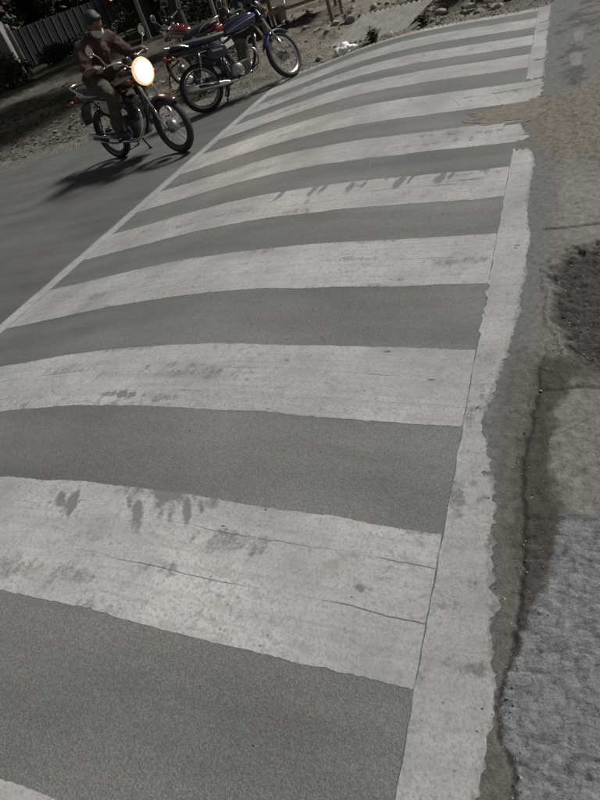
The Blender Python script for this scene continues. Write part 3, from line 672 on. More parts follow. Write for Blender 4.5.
    if guard:
        g2 = MB().tube([(.93, -.02, .66), (.90, -.18, .66), (.86, -.245, .56), (.84, -.23, .36), (.78, -.04, .30)], .012, 8, 5).tube([(.93, .02, .66), (.90, .18, .66), (.86, .245, .56), (.84, .23, .36), (.78, .04, .30)], .012, 8, 5)
        g2.build('leg_guard', m_chr(), root, True)
    return root

# ------------------------------------------------------------------ people
def capsule_mesh(parts):
    mb = MB()
    for p in parts:
        if p[0] == 'e':
            _, c, rad, rot = p
            bm = bmesh.new(); bmesh.ops.create_icosphere(bm, subdivisions=3, radius=1); bmesh.ops.scale(bm, vec=rad, verts=bm.verts)
            if rot is not None: bmesh.ops.rotate(bm, verts=bm.verts, matrix=rot)
            bmesh.ops.translate(bm, vec=c, verts=bm.verts); mb.bm(bm)
        else:
            a, ra, b, rb = p; a = Vector(a); b = Vector(b); d = (b - a)
            dn_ = d.normalized(); L_ = d.length
            pts = []; rs = []
            for k in range(5): t = k / 5 * PI / 2; pts.append(a - dn_ * ra * math.cos(t)); rs.append(max(1e-3, ra * math.sin(t)))
            for k in range(5): t = k / 4; pts.append(a + d * t); rs.append(ra + (rb - ra) * t)
            for k in range(1, 6): t = k / 5 * PI / 2; pts.append(b + dn_ * rb * math.sin(t)); rs.append(max(1e-3, rb * math.cos(t)))
            mb.tube(pts, rs, 14)
    return mb
CLOUD = bpy.data.textures.new('folds', 'CLOUDS'); CLOUD.noise_scale = .085; CLOUD.noise_depth = 2
def fleshed(name, parts, material, parent, vox=.011, sm=4, fold=0):
    o = capsule_mesh(parts).build('tmp_' + name, None)
    r_ = o.modifiers.new('r', 'REMESH'); r_.mode = 'VOXEL'; r_.voxel_size = vox; r_.use_smooth_shade = True
    s_ = o.modifiers.new('s', 'SMOOTH'); s_.iterations = sm; s_.factor = .5
    if fold:
        d_ = o.modifiers.new('d', 'DISPLACE'); d_.texture = CLOUD; d_.strength = fold; d_.mid_level = .42
    dg = bpy.context.evaluated_depsgraph_get(); dg.update()
    me = bpy.data.meshes.new_from_object(o.evaluated_get(dg)); me.name = name
    bpy.data.objects.remove(o)
    return link(name, me, material, parent, True)
def make_person(root, J, skin, shirt_m, trouser_m, shoe_m, mask=False, hands='grip', vox=.011, face=Vector((1, 0, 0))):
    V_ = Vector; sk = mat('skin', skin, .55, var=.12, vscale=12)
    P = []; SH = []; TR = []; SHOE = []
    up = (J['head'] - J['neck']).normalized(); hc = J['head']; side = up.cross(face).normalized(); fwd = side.cross(up).normalized()
    rot = Matrix((fwd, side, up)).transposed()
    W = lambda x, y, z: hc + fwd * x + side * y + up * z
    P += [('e', hc + up * .02, (.098, .076, .108), rot), ('e', W(.018, 0, -.05), (.072, .062, .075), rot), (J['neck'] - up * .03, .055, hc - up * .06, .05)]
    P += [('e', W(.098, 0, -.015), (.020, .013, .022), rot), ('e', W(.082, 0, .035), (.022, .05, .012), rot), ('e', W(.078, 0, -.062), (.018, .026, .009), rot), ('e', W(.072, 0, -.105), (.022, .028, .02), rot)]
    for s in (1, -1): P += [('e', W(-.005, s * .078, -.005), (.022, .010, .032), rot)]
    hip = (J['hipL'] + J['hipR']) / 2; sh = (J['shL'] + J['shR']) / 2
    TOR = [(hip, .135, hip.lerp(sh, .5), .125), (hip.lerp(sh, .45), .125, hip.lerp(sh, .85), .13), (J['hipL'], .10, J['hipR'], .10), (J['shL'], .07, J['shR'], .07), (sh, .09, J['neck'], .06)]
    P += TOR
    SH += [(a, ra + .016, b, rb + .016) for (a, ra, b, rb) in TOR[:2]] + [(J['shL'], .088, J['shR'], .088), (sh, .10, sh.lerp(J['neck'], .7), .07), (J['hipL'] + V_((0, 0, .03)), .118, J['hipR'] + V_((0, 0, .03)), .118)]
    for s in 'LR':
        hp, kn, an, sd, el, wr = (J[k + s] for k in ('hip', 'kn', 'an', 'sh', 'el', 'wr'))
        P += [(hp, .085, kn, .055), (kn, .055, kn.lerp(an, .35), .056), (kn.lerp(an, .35), .056, an, .036), (sd, .056, el, .042), (el, .042, el.lerp(wr, .3), .041), (el.lerp(wr, .3), .041, wr, .027)]
        TR += [(hp, .105, kn, .073), (kn, .073, kn.lerp(an, .93), .062)]
        SH += [(sd, .078, sd.lerp(el, .80), .066)]
        toe = J['toe' + s]
        P += [(an - V_((0, 0, .035)), .036, toe, .028)]
        fd = (toe - an); fd.z = 0; fd.normalize()
        SHOE = [(an - fd * .03 - V_((0, 0, .05)), .044, an + fd * .06 - V_((0, 0, .05)), .046), (an + fd * .06 - V_((0, 0, .05)), .046, toe + fd * .01, .040)]
        fleshed('shoe', SHOE, shoe_m, root, vox, 3)
        # hand: palm, four fingers and a thumb
        hd = J['hd' + s]; ax = (hd - wr).normalized(); across = J['ac' + s].normalized(); nrm = ax.cross(across).normalized() * J['cl' + s]
        P += [(wr, .028, wr + ax * .05, .034), (wr + ax * .05 - across * .022, .022, wr + ax * .075 - across * .03, .018), (wr + ax * .05 + across * .02, .022, wr + ax * .08 + across * .028, .018)]
        for k in range(4):
            b0 = wr + ax * .08 + across * (.033 - .022 * k); ln = (.030, .034, .032, .025)[k]
            cu = 1.0 if hands == 'grip' else .35
            b1 = b0 + (ax * .9 + nrm * .4 * cu).normalized() * ln; b2 = b1 + (ax * (.6 - .7 * cu) + nrm * (.3 + cu)).normalized() * ln * .85; b3 = b2 + (ax * (.4 - 1.3 * cu) + nrm * (.4 + .4 * cu)).normalized() * ln * .7
            P += [(b0, .0100, b1, .0095), (b1, .0095, b2, .0090), (b2, .009, b3, .008)]
        t0 = wr + ax * .025 + across * .030; t1 = t0 + (across * .6 + ax * .6 + nrm * .4).normalized() * .04; t2 = t1 + (ax * .6 + nrm * .8).normalized() * .03
        P += [(t0, .014, t1, .0115), (t1, .0115, t2, .0095)]
    TR += [(J['hipL'], .115, J['hipR'], .115), (hip, .14, hip.lerp(sh, .12), .135)]
    b = fleshed('body', P, sk, root, vox, 3)
    fleshed('shirt', SH, shirt_m, root, vox, 5, .055); fleshed('trousers', TR, trouser_m, root, vox, 5, .04)
    hm = mat('black_hair', (.012, .011, .010), .55, var=.3, vscale=60, bump=.5, bscale=120)
    HA = [('e', W(-.018, 0, .045), (.100, .086, .098), rot), ('e', W(-.055, 0, -.01), (.060, .075, .085), rot), ('e', W(.045, 0, .098), (.05, .06, .03), rot)]
    fleshed('hair', HA, hm, root, vox * .9, 3)
    for s in (1, -1):
        e = MB(); bm = bmesh.new(); bmesh.ops.create_icosphere(bm, subdivisions=2, radius=.013); bmesh.ops.translate(bm, vec=W(.082, s * .032, .012), verts=bm.verts); e.bm(bm).build('eye', mat('eye_dark', (.03, .025, .02), .2), root, True)
    if mask:
        fleshed('face_mask', [('e', W(.034, 0, -.058), (.076, .072, .062), rot), ('e', W(.085, 0, -.045), (.028, .03, .038), rot)], mat('mask_cloth', (.50, .50, .49), .9, var=.1), root, .009, 3)

# parked black motorcycle beside the crossing, leaning on its side stand
RA, FA = Vector((-4.62, 8.02, 0)), Vector((-3.65, 8.85, 0))
bike = make_bike('black commuter motorcycle with purple tank stripe parked at the end of the striped crossing', None, (.016, .014, .030), 'black', [(.05, .42, (.10, .08, .26)), (.50, .72, (.36, .34, .42))], True, steer=.55, fender_c=(.018, .018, .075))
ang = math.atan2(FA.y - RA.y, FA.x - RA.x)
bike.rotation_euler = (-math.radians(7), 0, ang); bike.location = (RA.x, RA.y, gz(RA.x, RA.y) + .004)
# red motorcycle standing behind it, seen past the tail of the black one
red = make_bike('red motorcycle parked behind the black one, mostly hidden by it', None, (.085, .009, .010), 'red', [(.2, .6, (.35, .33, .33))], False, steer=.35, tail_c=(.08, .009, .010), guard=False)
red.location = (-5.02, 9.62, gz(-5.02, 9.62)); red.rotation_euler = (-math.radians(6), 0, math.radians(150))
# ridden motorcycle with its headlamp on
ridden = make_bike('motorcycle with its headlamp on being ridden along the road at left', None, (.05, .02, .018), 'maroon', [(.2, .6, (.30, .27, .24))], False, steer=0, tail_c=(.36, .29, .27), lit=True, guard=False, rim_m=mat('dark_rim', (.03, .03, .03), .4), lamp=1.2)
ridden.location = (-5.32, 6.70, .0); ridden.rotation_euler = (0, 0, math.radians(-20))
lp = bpy.data.lights.new('headlamp_beam', 'SPOT'); lp.energy = 25; lp.spot_size = math.radians(75); lp.spot_blend = .8; lp.color = (1, .84, .62); lp.shadow_soft_size = .07
lo = bpy.data.objects.new('headlamp_beam', lp); C.objects.link(lo); lo.parent = ridden; lo.location = (1.20, 0, .885); lo.rotation_euler = Vector((1, 0, -.22)).to_track_quat('-Z', 'Y').to_euler()
V = Vector
rider = empty('person', (-5.32, 6.70, 0), math.radians(-20)); tag(rider, 'motorcycle rider in dark rust-brown shirt, olive trousers and white face mask, hands on the handlebar', 'person')
J = dict(hipL=V((.30, .10, .90)), hipR=V((.30, -.10, .90)), shL=V((.49, .19, 1.245)), shR=V((.49, -.19, 1.245)), neck=V((.55, 0, 1.305)), head=V((.62, 0, 1.42)),
         knL=V((.69, .21, .76)), knR=V((.69, -.21, .76)), anL=V((.53, .22, .385)), anR=V((.53, -.22, .385)), toeL=V((.68, .23, .315)), toeR=V((.68, -.23, .315)),
         elL=V((.60, .33, 1.04)), elR=V((.60, -.33, 1.04)), wrL=V((.765, .345, 1.055)), wrR=V((.765, -.345, 1.055)),
         hdL=V((.86, .33, 1.06)), hdR=V((.86, -.33, 1.06)), acL=V((.25, -1, 0)), acR=V((.25, 1, 0)), clL=1, clR=-1)
make_person(rider, J, (.15, .088, .06), mat('rust_cloth', (.055, .029, .024), .95, var=.35, vscale=9, bump=.9, bscale=13), mat('olive_cloth', (.06, .052, .036), .95, var=.3, vscale=9, bump=.9, bscale=13), mat('dark_sandal', (.03, .025, .02), .7), True)
# bystander far behind the parked motorcycles: only the jeans reach into the frame
by = empty('person', (-8.6, 18.6, gz(-8.6, 18.6)), math.radians(-60)); tag(by, 'bystander in blue jeans standing on the dirt behind the parked motorcycles', 'person')
J = dict(hipL=V((0, .09, .92)), hipR=V((0, -.09, .92)), shL=V((0, .19, 1.40)), shR=V((0, -.19, 1.40)), neck=V((.01, 0, 1.47)), head=V((.03, 0, 1.62)),
         knL=V((.03, .12, .50)), knR=V((.03, -.12, .50)), anL=V((0, .14, .085)), anR=V((0, -.14, .085)), toeL=V((.14, .17, .035)), toeR=V((.14, -.17, .035)),
         elL=V((-.02, .25, 1.12)), elR=V((-.02, -.25, 1.12)), wrL=V((.06, .27, .88)), wrR=V((.06, -.27, .88)), hdL=V((.08, .27, .78)), hdR=V((.08, -.27, .78)), acL=V((1, 0, .1)), acR=V((1, 0, .1)), clL=1, clR=-1)
make_person(by, J, (.18, .10, .07), mat('grey_cloth', (.10, .10, .11), .9, var=.2), mat('denim', (.035, .05, .10), .9, var=.3, vscale=30), mat('dark_shoe', (.02, .02, .02), .6), False, 'relaxed', .014)

# ------------------------------------------------------------------ rubble, litter, plants on the verge
def stone_mesh(seed):
    bm = bmesh.new(); bmesh.ops.create_icosphere(bm, subdivisions=2, radius=1); rr = random.Random(seed)
    ax = [Vector((rr.uniform(-1, 1), rr.uniform(-1, 1), rr.uniform(-1, 1))).normalized() for _ in range(9)]; ds = [rr.uniform(.55, .9) for _ in ax]
    for v in bm.verts:
        for a, d in zip(ax, ds):
            k = v.co.dot(a)
            if k > d: v.co -= a * (k - d)
    me = bpy.data.meshes.new('stone'); bm.to_mesh(me); bm.free(); return me
stone_m = [mat('rubble_grey', (.20, .19, .17), .9, var=.3, vscale=3, bump=.4, bscale=9), mat('rubble_brown', (.16, .13, .10), .9, var=.3, vscale=3, bump=.4, bscale=9), mat('rubble_pale', (.30, .285, .255), .9, var=.25, vscale=3, bump=.4, bscale=9)]
SM = []
for k in range(9):
    me = stone_mesh(k); me.materials.append(stone_m[k % 3]); SM.append(me)
def put_stone(x, y, s, where, flat=.6):
    if abs(x + 2.72) < .8 and abs(y - 10.62) < .75: return
    k = random.randrange(9); o = bpy.data.objects.new('stone', SM[k]); C.objects.link(o)
    label = '%s %s stone %s' % ('large' if s >= .08 else 'small', ('grey', 'brown', 'pale')[k % 3], where); group = label + ' group'
    o.location = (x, y, gz(x, y) + s * flat * .35); o.scale = (s, s * random.uniform(.6, 1), s * flat); o.rotation_euler = (random.uniform(-.2, .2), random.uniform(-.2, .2), random.uniform(0, 6.3))
    tag(o, label, 'stone', group)
for _ in range(120):
    x = random.gauss(-1.9, 1.2); y = random.gauss(11.2, .7)
    if y < 9.45 or x > .6: continue
    put_stone(x, y, random.choice((.04, .05, .06, .08, .11)), 'in the rubble heap beyond the crossing')
for _ in range(50): put_stone(random.uniform(-6, -2.6), random.uniform(11, 15), random.choice((.04, .05, .07, .1)), 'on the dirt around the wooden posts')
for _ in range(45): put_stone(random.uniform(-2.1, .3), random.uniform(9.65, 10.7), random.choice((.035, .045, .06, .09)), 'at the foot of the rubble heap')
for _ in range(40): put_stone(random.uniform(-11, -6), random.uniform(8.4, 12), random.choice((.03, .04, .06)), 'on the dim left verge')
put_stone(-3.45, 9.55, .07, 'beside the plastic bag'); put_stone(-3.3, 9.28, .045, 'beside the front wheel of the black motorcycle'); put_stone(-4.0, 9.65, .05, 'behind the front wheel of the black motorcycle')
# gravel and grit that nobody could count
def grit(name, pts, sizes, material):
    T = np.array([(1, 0, -.5), (-.5, .87, -.4), (-.5, -.87, -.5), (.1, .1, .7), (.5, .6, .3)]); F = np.array([(0, 1, 4), (1, 3, 4), (0, 4, 3), (1, 2, 3), (2, 0, 3), (0, 2, 1)])
    V = []; FF = []
    for (p, s) in zip(pts, sizes):
        a = random.uniform(0, 6.3); ca, sa = math.cos(a), math.sin(a); b = len(V)
        for t in T * s * np.array([1, random.uniform(.6, 1), random.uniform(.5, .9)]): V.append((p[0] + t[0] * ca - t[1] * sa, p[1] + t[0] * sa + t[1] * ca, p[2] + t[2]))
        FF += [tuple(f + b) for f in F]
    o = link(name, pydata(name, V, FF), material); o['kind'] = 'stuff'; return o
n = 5200; gx = RNG.uniform(-10, 1.0, n); gy = edge_y(gx) + np.abs(RNG.normal(0, 1.3, n)) - .1
zz = np.maximum(verge_z(gx, gy), np.where(gy < 9.6, np.where(gx < -.4, road_z(gx, gy), pave_z(gx, gy)), -9))
tag(grit('gravel', np.stack([gx, gy, zz + .003], 1), RNG.uniform(.006, .028, n), mat('gravel_mix', (.11, .10, .085), .9, col2=(.27, .255, .225), vscale=9)), 'loose gravel along the far edge of the road', 'gravel')
n = 1200; gy = np.concatenate([RNG.uniform(.4, 2.1, 240), RNG.uniform(1.98, 2.95, 900), RNG.uniform(3, 8, 60)]); gx = np.concatenate([crack_x(gy[:240]) + RNG.normal(0, .035, 240), RNG.uniform(-.10, .30, 900), RNG.uniform(-.2, .4, 60)])
tag(grit('grit', np.stack([gx, gy, pave_z(gx, gy) + .001], 1), np.where(RNG.random(n) < .85, RNG.uniform(.0018, .0045, n), RNG.uniform(.005, .010, n)), mat('grit_mix', (.07, .064, .056), .9, col2=(.36, .345, .32), vscale=40)), 'small pebbles along the crack and in the pothole', 'grit')
n = 70; gx = RNG.uniform(-2.6, -.5, n); gy = RNG.uniform(.3, 4.5, n)
tag(grit('road_grit', np.stack([gx, gy, road_z(gx, gy) + .003], 1), RNG.uniform(.002, .0055, n), mat('grit_dark', (.05, .047, .043), .9, col2=(.16, .15, .14), vscale=40)), 'stray crumbs of stone on the crossing', 'grit')
# white plastic bag at the end of the crossing
bmv = bmesh.new(); bmesh.ops.create_icosphere(bmv, subdivisions=4, radius=1)
for v in bmv.verts:
    c = v.co.copy(); k = float(fbm(np.array([c.x * 3.4 + c.z * 2]), np.array([c.y * 3.4 - c.z * 2]), 5, 5)[0]) - .5
    v.co = Vector((c.x * (.15 + .16 * k), c.y * (.10 + .14 * k), max(-.02, c.z * (.085 + .16 * k))))
    if c.x > .55: v.co.y *= .5; v.co.z *= .6; v.co.x += .07 * (c.x - .55)
bag = MB().bm(bmv).build('plastic_bag', mat('white_plastic', (.78, .77, .75), .45, var=.06, vscale=14), None, True)
bag.location = (-3.0, 9.40, gz(-3.0, 9.40) + .03); bag.rotation_euler = (0, -.1, .5); MATS['white_plastic'].node_tree.nodes['Principled BSDF'].inputs['Subsurface Weight'].default_value = .6; MATS['white_plastic'].node_tree.nodes['Principled BSDF'].inputs['Subsurface Radius'].default_value = (.1, .1, .1); tag(bag, 'crumpled white plastic bag lying at the far edge of the crossing', 'bag')
# corrugated roofing sheet on the ground
xs = np.linspace(-.62, .62, 150); ys = np.linspace(-.62, .62, 18)
sh = link('corrugated_sheet', grid_mesh('corrugated_sheet', xs, ys, lambda X, Y: .022 * np.sin(X * 2 * PI / .092) + .03 * np.sin(Y * 2 + X)), mat('weathered_sheet', (.15, .14, .12), .75, var=.3, vscale=5), smooth=True)
md = sh.modifiers.new('t', 'SOLIDIFY'); md.thickness = .006
sh.location = (-2.72, 10.62, .10); sh.rotation_euler = (.09, .02, math.radians(-14)); tag(sh, 'weathered corrugated roofing sheet lying on the far verge beside rubble', 'roofing sheet')
# weeds and litter
leaf_m = [mat('weed_green', (.060, .075, .035), .8, var=.35, vscale=8), mat('weed_dry', (.12, .105, .06), .85, var=.3, vscale=8)]
def weed(x, y, h, n, label, mi=0, name='weed'):
    r_ = empty(name, (x, y, gz(x, y) - .01)); tag(r_, label, 'weed'); mb = MB(); stm = MB()
    for k in range(n):
        a = random.uniform(0, 6.3); ln = h * random.uniform(.5, 1.1); le = random.uniform(.2, .9); d = Vector((math.cos(a) * le, math.sin(a) * le, 1)).normalized(); s0 = Vector((random.gauss(0, h * .12), random.gauss(0, h * .12), 0)); tip = s0 + d * ln
        stm.tube([s0, s0 + d * ln * .5, tip], [.004, .003, .0015], 4, cap=False)
        for j in range(9):
            p = s0 + d * ln * random.uniform(.2, 1); b = random.uniform(0, 6.3); q_ = Vector((math.cos(b), math.sin(b), random.uniform(-.3, .5))).normalized(); w_ = q_.cross(Vector((0, 0, 1))).normalized(); L_ = random.uniform(.05, .10)
            mb.add([p, p + q_ * L_ * .5 + w_ * L_ * .25, p + q_ * L_, p + q_ * L_ * .5 - w_ * L_ * .25], [(0, 1, 2, 3)])
    stm.build('stem', leaf_m[1], r_); mb.build('foliage', leaf_m[mi], r_)
weed(-2.62, 9.62, .20, 26, 'small dark weed tuft beside the white plastic bag', 0)
weed(-1.95, 9.95, .16, 18, 'low weed tuft in front of the corrugated sheet', 0)
weed(-1.55, 10.7, .34, 34, 'green weed growing right of the corrugated sheet', 0)
weed(-1.05, 10.55, .36, 40, 'broad green weed at the foot of the rubble heap', 0)
weed(-1.95, 11.7, .38, 30, 'tall weed on top of the rubble heap', 0)
weed(-.45, 10.25, .22, 20, 'pale dry weed near the far right corner of the crossing', 1)
weed(-3.6, 11.9, .25, 20, 'dry weed beside the thin wooden post', 1)
lit_c = [(.40, .39, .37), (.20, .11, .13), (.19, .18, .22), (.28, .265, .23), (.10, .12, .15)]
lab = ['white scrap', 'pink scrap', 'mauve scrap', 'buff paper scrap', 'dull blue scrap']
for k in range(26):
    x = random.uniform(-2.2, .1); y = random.uniform(9.7, 11.2); s = random.uniform(.03, .08); ci = k % 5
    xs_ = np.linspace(-s, s, 5); o = link('litter_scrap', grid_mesh('litter_scrap', xs_, xs_ * .7, lambda X, Y: .35 * s * (vn(X / s * 1.5 + k, Y / s * 1.5, k))), mat('litter_%d' % ci, lit_c[ci], .6, var=.1), smooth=True)
    o.modifiers.new('t', 'SOLIDIFY').thickness = .002
    o.location = (x, y, gz(x, y) + .012); o.rotation_euler = (random.uniform(-.3, .3), random.uniform(-.3, .3), random.uniform(0, 6)); tag(o, lab[ci] + ' of litter lying in the rubble beyond the crossing', 'litter', lab[ci] + ' litter in the rubble')
# leaf litter on the left
n = 5000; gx = RNG.uniform(-24, -5.5, n); gy = edge_y(gx) + np.abs(RNG.normal(0, 4.5, n)) + .15
lv = []; lf = []
for x, y, z in zip(gx, gy, verge_z(gx, gy)):
    a = random.uniform(0, 6.3); s = random.uniform(.03, .08); b = len(lv); u = Vector((math.cos(a), math.sin(a), random.uniform(-.3, .3))) * s; v_ = Vector((-math.sin(a), math.cos(a), random.uniform(-.4, .4))) * s * .5; p = Vector((x, y, z + .02))
    lv += [p - u, p - v_, p + u, p + v_]; lf.append((b, b + 1, b + 2, b + 3))
o = link('leaf_litter', pydata('leaf_litter', lv, lf), mat('dead_leaf', (.05, .042, .03), .9, col2=(.15, .125, .09), vscale=3)); tag(o, 'dead leaves and debris strewn over the left verge', 'leaf litter', kind='stuff')

# ------------------------------------------------------------------ posts, stall, bucket, trough behind the verge
wood = lambda: mat('old_wood', (.16, .115, .085), .85, var=.35, vscale=14)
def post(x, y, h, r_, lean, label, m_=None, name='wooden_post'):
    z = gz(x, y); o = empty(name, (x, y, z)); tag(o, label, 'post')
    MB().tube([(0, 0, -.15), (lean[0] * .4, lean[1] * .4, h * .4), (lean[0], lean[1], h)], [r_ * 1.1, r_, r_ * .85], 10, 4).build('shaft', m_ or wood(), o, True)
    MB().lathe([(0, h + .004), (r_ * .8, h + .003)], 10, 'z', (lean[0], lean[1], 0)).build('cut_end', mat('cut_wood', (.26, .20, .14), .85), o)
    return o
post(-4.02, 12.35, 2.1, .035, (-.10, .05), 'thin bare wooden post nearest the plastic bag')
post(-4.15, 13.4, 2.0, .03, (.05, .0), 'slim wooden post just behind the nearest one')
post(-7.55, 14.8, 2.2, .045, (.05, .0), 'pale wooden post rising behind the two parked motorcycles', mat('pale_wood', (.26, .215, .165), .85, var=.2))
post(-5.75, 13.3, 2.0, .035, (-.05, 0), 'dark wooden post behind the handlebar of the black motorcycle')
pink = mat('pink_wood', (.34, .22, .18), .8, var=.2, vscale=10)
stl = empty('market_stall', (-5.35, 14.4, gz(-5.35, 14.4)), .12); tag(stl, 'rough stall table with pinkish legs and a red cloth on the dirt', 'stall')
for (x, y) in ((-.75, -.4), (.7, -.4), (-.75, .4), (.7, .4)): MB().box((x, y, .38), (.075, .075, .78), None, .008).build('leg', pink, stl)
for k in range(4): MB().box((0, -.39 + .26 * k, .79), (1.75, .245, .03), None, .005).build('tabletop_plank', wood(), stl)
MB().box((0, -.4, .30), (1.45, .03, .06), None, .004).build('stretcher', pink, stl)
xs = np.linspace(-.92, .92, 40); ys = np.linspace(-.66, .66, 40)
cl = link('cloth', grid_mesh('cloth', xs, ys, lambda X, Y: .815 - sstep(.52, .56, np.abs(Y)) * (np.abs(Y) - .52) * 1.6 - sstep(.86, .9, np.abs(X)) * .08 + .006 * np.sin(X * 14) * sstep(.5, .6, np.abs(Y))), mat('red_cloth', (.20, .03, .03), .9, var=.2), stl, True)
bk = empty('bucket', (-6.15, 15.2, gz(-6.15, 15.2))); tag(bk, 'grey metal bucket standing behind the dark trough', 'bucket')
MB().lathe([(0, .005), (.13, .005), (.17, .34), (.178, .345), (.172, .35), (.162, .34), (.125, .02), (0, .02)], 26, 'z').build('pail', mat('galvanised', (.22, .23, .23), .5, .6, var=.2), bk, True)
MB().tube([(.172, 0, .33), (.15, .12, .42), (0, .2, .46), (-.15, .12, .42), (-.172, 0, .33)], .005, 6, 5).build('handle', m_chr(), bk, True)
tr = empty('trough', (-6.55, 14.1, gz(-6.55, 14.1)), .4); tag(tr, 'low dark brown wooden trough behind the front wheel of the black motorcycle', 'trough')
dkw = mat('dark_wood', (.055, .038, .028), .85, var=.3, vscale=10)
MB().box((0, 0, .04), (1.1, .46, .04)).build('base', dkw, tr)
for s in (1, -1):
    MB().box((0, s * .225, .16), (1.1, .035, .27), None, .004).build('side_board', dkw, tr); MB().box((s * .53, 0, .16), (.035, .41, .27), None, .004).build('end_board', dkw, tr)

# ------------------------------------------------------------------ fence, house and trees in the dark
fe = empty('sheet_metal_fence', (-24.3, 26.8, -.05)); tag(fe, 'dark ribbed sheet metal fence in the gloom at upper left', 'fence')
A = Vector((0, 0, 0)); B = Vector((1.6, 11.2, 0)); D = (B - A).normalized(); N = Vector((D.y, -D.x, 0)); L_ = (B - A).length; fa = math.atan2(D.y, D.x)
pm = mat('dark_sheet', (.020, .0195, .019), .6, .2, var=.35, vscale=1.5); bt = mat('batten_grey', (.05, .049, .047), .7, var=.2)
np_ = int(L_ / .56); Rz = Matrix.Rotation(fa, 3, 'Z')
for k in range(np_):
    c = A + D * (.28 + .56 * k); mb = MB(); V_ = []; F_ = []
    for j in range(15):
        t = j / 14 * .54 - .27; zz_ = .02 * (1 if (j // 2) % 2 else 0); q_ = c + D * t + N * zz_
        V_ += [(q_.x, q_.y, .35), (q_.x, q_.y, 1.95)]
    for j in range(14): F_.append((2 * j, 2 * j + 2, 2 * j + 3, 2 * j + 1))
    o = mb.add(V_, F_).build('panel', pm, fe); o.modifiers.new('t', 'SOLIDIFY').thickness = .004
    MB().box(A + D * (.56 * k) + N * .05 + Vector((0, 0, 1.14)), (.05, .03, 1.62), Rz).build('batten', bt, fe)
for z in (.5, 1.75): MB().box(A + D * (L_ / 2) - N * .04 + Vector((0, 0, z)), (L_, .06, .08), Rz).build('rail', dkw, fe)
for k in range(6): MB().box(A + D * (L_ * k / 5) - N * .12 + Vector((0, 0, 1.0)), (.10, .10, 2.0), Rz).build('post', dkw, fe)
post(-23.9, 26.35, 2.1, .12, (0, 0), 'pale thick post at the left end of the dark fence', mat('pale_post', (.22, .215, .20), .8, var=.25, vscale=4))
post(-14.4, 22.6, 2.2, .08, (.05, 0), 'pale concrete post against the dark trees', mat('pale_concrete', (.30, .30, .28), .85, var=.2))
bd = empty('board', (-12.3, 21.2, gz(-12.3, 21.2))); tag(bd, 'small pale board on a stake among the dark trees', 'board')
MB().box((0, 0, 1.15), (.5, .02, .42), Matrix.Rotation(.5, 3, 'Z')).build('panel', mat('pale_board', (.28, .28, .27), .7, var=.3, vscale=4), bd); MB().box((.0, .03, .6), (.05, .04, 1.5), Matrix.Rotation(.5, 3, 'Z')).build('stake', wood(), bd)
rl = empty('far_tail_light', (-16.7, 24.6, gz(-16.7, 24.6))); tag(rl, 'small red tail light of a far vehicle, built on a dark stake', 'lamp')  # tail light of a far vehicle, built as a lens on a stake
MB().tube([(0, 0, -.1), (0, 0, 1.5)], .025, 8).build('stake', dkw, rl, True)
MB().lathe([(0, -.06), (.05, -.05), (.06, 0), (.05, .05), (0, .06)], 16, 'z', (0, 0, 1.56)).build('lens', mat('red_lamp', (.6, .05, .05), .4, emit=(1, .25, .22), estr=1.2), rl, True)
hs_ = empty('house', (-27.2, 26.0, -.05), math.radians(38)); tag(hs_, 'pale plastered house corner with a dark window at the left edge', 'house')
MB().box((0, 0, 1.4), (5, 4, 2.8)).build('wall', mat('pale_plaster', (.24, .23, .22), .9, var=.15, vscale=2), hs_)
MB().add([(-2.8, -2.4, 2.8), (2.8, -2.4, 2.8), (2.8, 2.4, 2.8), (-2.8, 2.4, 2.8), (-2.8, 0, 4.0), (2.8, 0, 4.0)], [(0, 1, 5, 4), (2, 3, 4, 5), (0, 4, 3), (1, 2, 5), (0, 3, 2, 1)]).build('roof', mat('dark_roof', (.05, .035, .03), .85, var=.3), hs_)
for x in (-1.4, 1.75):
    wn = MB().box((x, -2.012, 1.25), (.62, .04, .8)).build('window', mat('dark_glass', (.01, .01, .012), .15), hs_)
    MB().box((x, -2.03, .82), (.8, .1, .05)).build('sill', mat('pale_post', (.2, .2, .2)), wn)
MB().box((.2, -2.012, 1.0), (.85, .05, 2.0)).build('door', dkw, hs_)
# dark shrubs and trees
lm = [mat('leaf_dark', (.030, .038, .020), .75, var=.4, vscale=2), mat('leaf_dark2', (.040, .042, .024), .75, var=.4, vscale=2)]
bark = mat('bark', (.06, .05, .04), .9, var=.35, vscale=8, bump=.6, bscale=25)
def leafy(c_list, n, ls, seed):
    rg = np.random.default_rng(seed); V_ = []; F_ = []
    for k in range(n):
        cx, cy, cz, rr, rh = c_list[rg.integers(len(c_list))]
        d = rg.normal(size=3); d /= np.linalg.norm(d); q_ = (rg.random() ** .4); p = np.array([cx + d[0] * rr * q_, cy + d[1] * rr * q_, max(.03, cz + d[2] * rh * q_)])
        a = rg.normal(size=3); a /= np.linalg.norm(a); b = np.cross(a, rg.normal(size=3)); b /= np.linalg.norm(b); s = ls * rg.uniform(.6, 1.3); i = len(V_)
        V_ += [p - a * s, p - b * s * .45, p + a * s, p + b * s * .45]; F_.append((i, i + 1, i + 2, i + 3))
    return MB().add(V_, F_)
def shrub(x, y, r_, h, label, seed, n=3000, ls=.07):
    o = empty('shrub', (x, y, gz(x, y))); tag(o, label, 'shrub'); rr = random.Random(seed)
    cl = [(rr.uniform(-.6, .6) * r_, rr.uniform(-.6, .6) * r_, h * rr.uniform(.25, .75), r_ * .55, h * .32) for _ in range(11)]
    leafy(cl, n, ls, seed).build('foliage', lm[seed % 2], o)
    st = MB()
    for c in cl: st.tube([(0, 0, -.05), (c[0] * .4, c[1] * .4, c[2] * .6), (c[0], c[1], c[2])], [.03, .02, .008], 5)
    st.build('stem', bark, o, True)
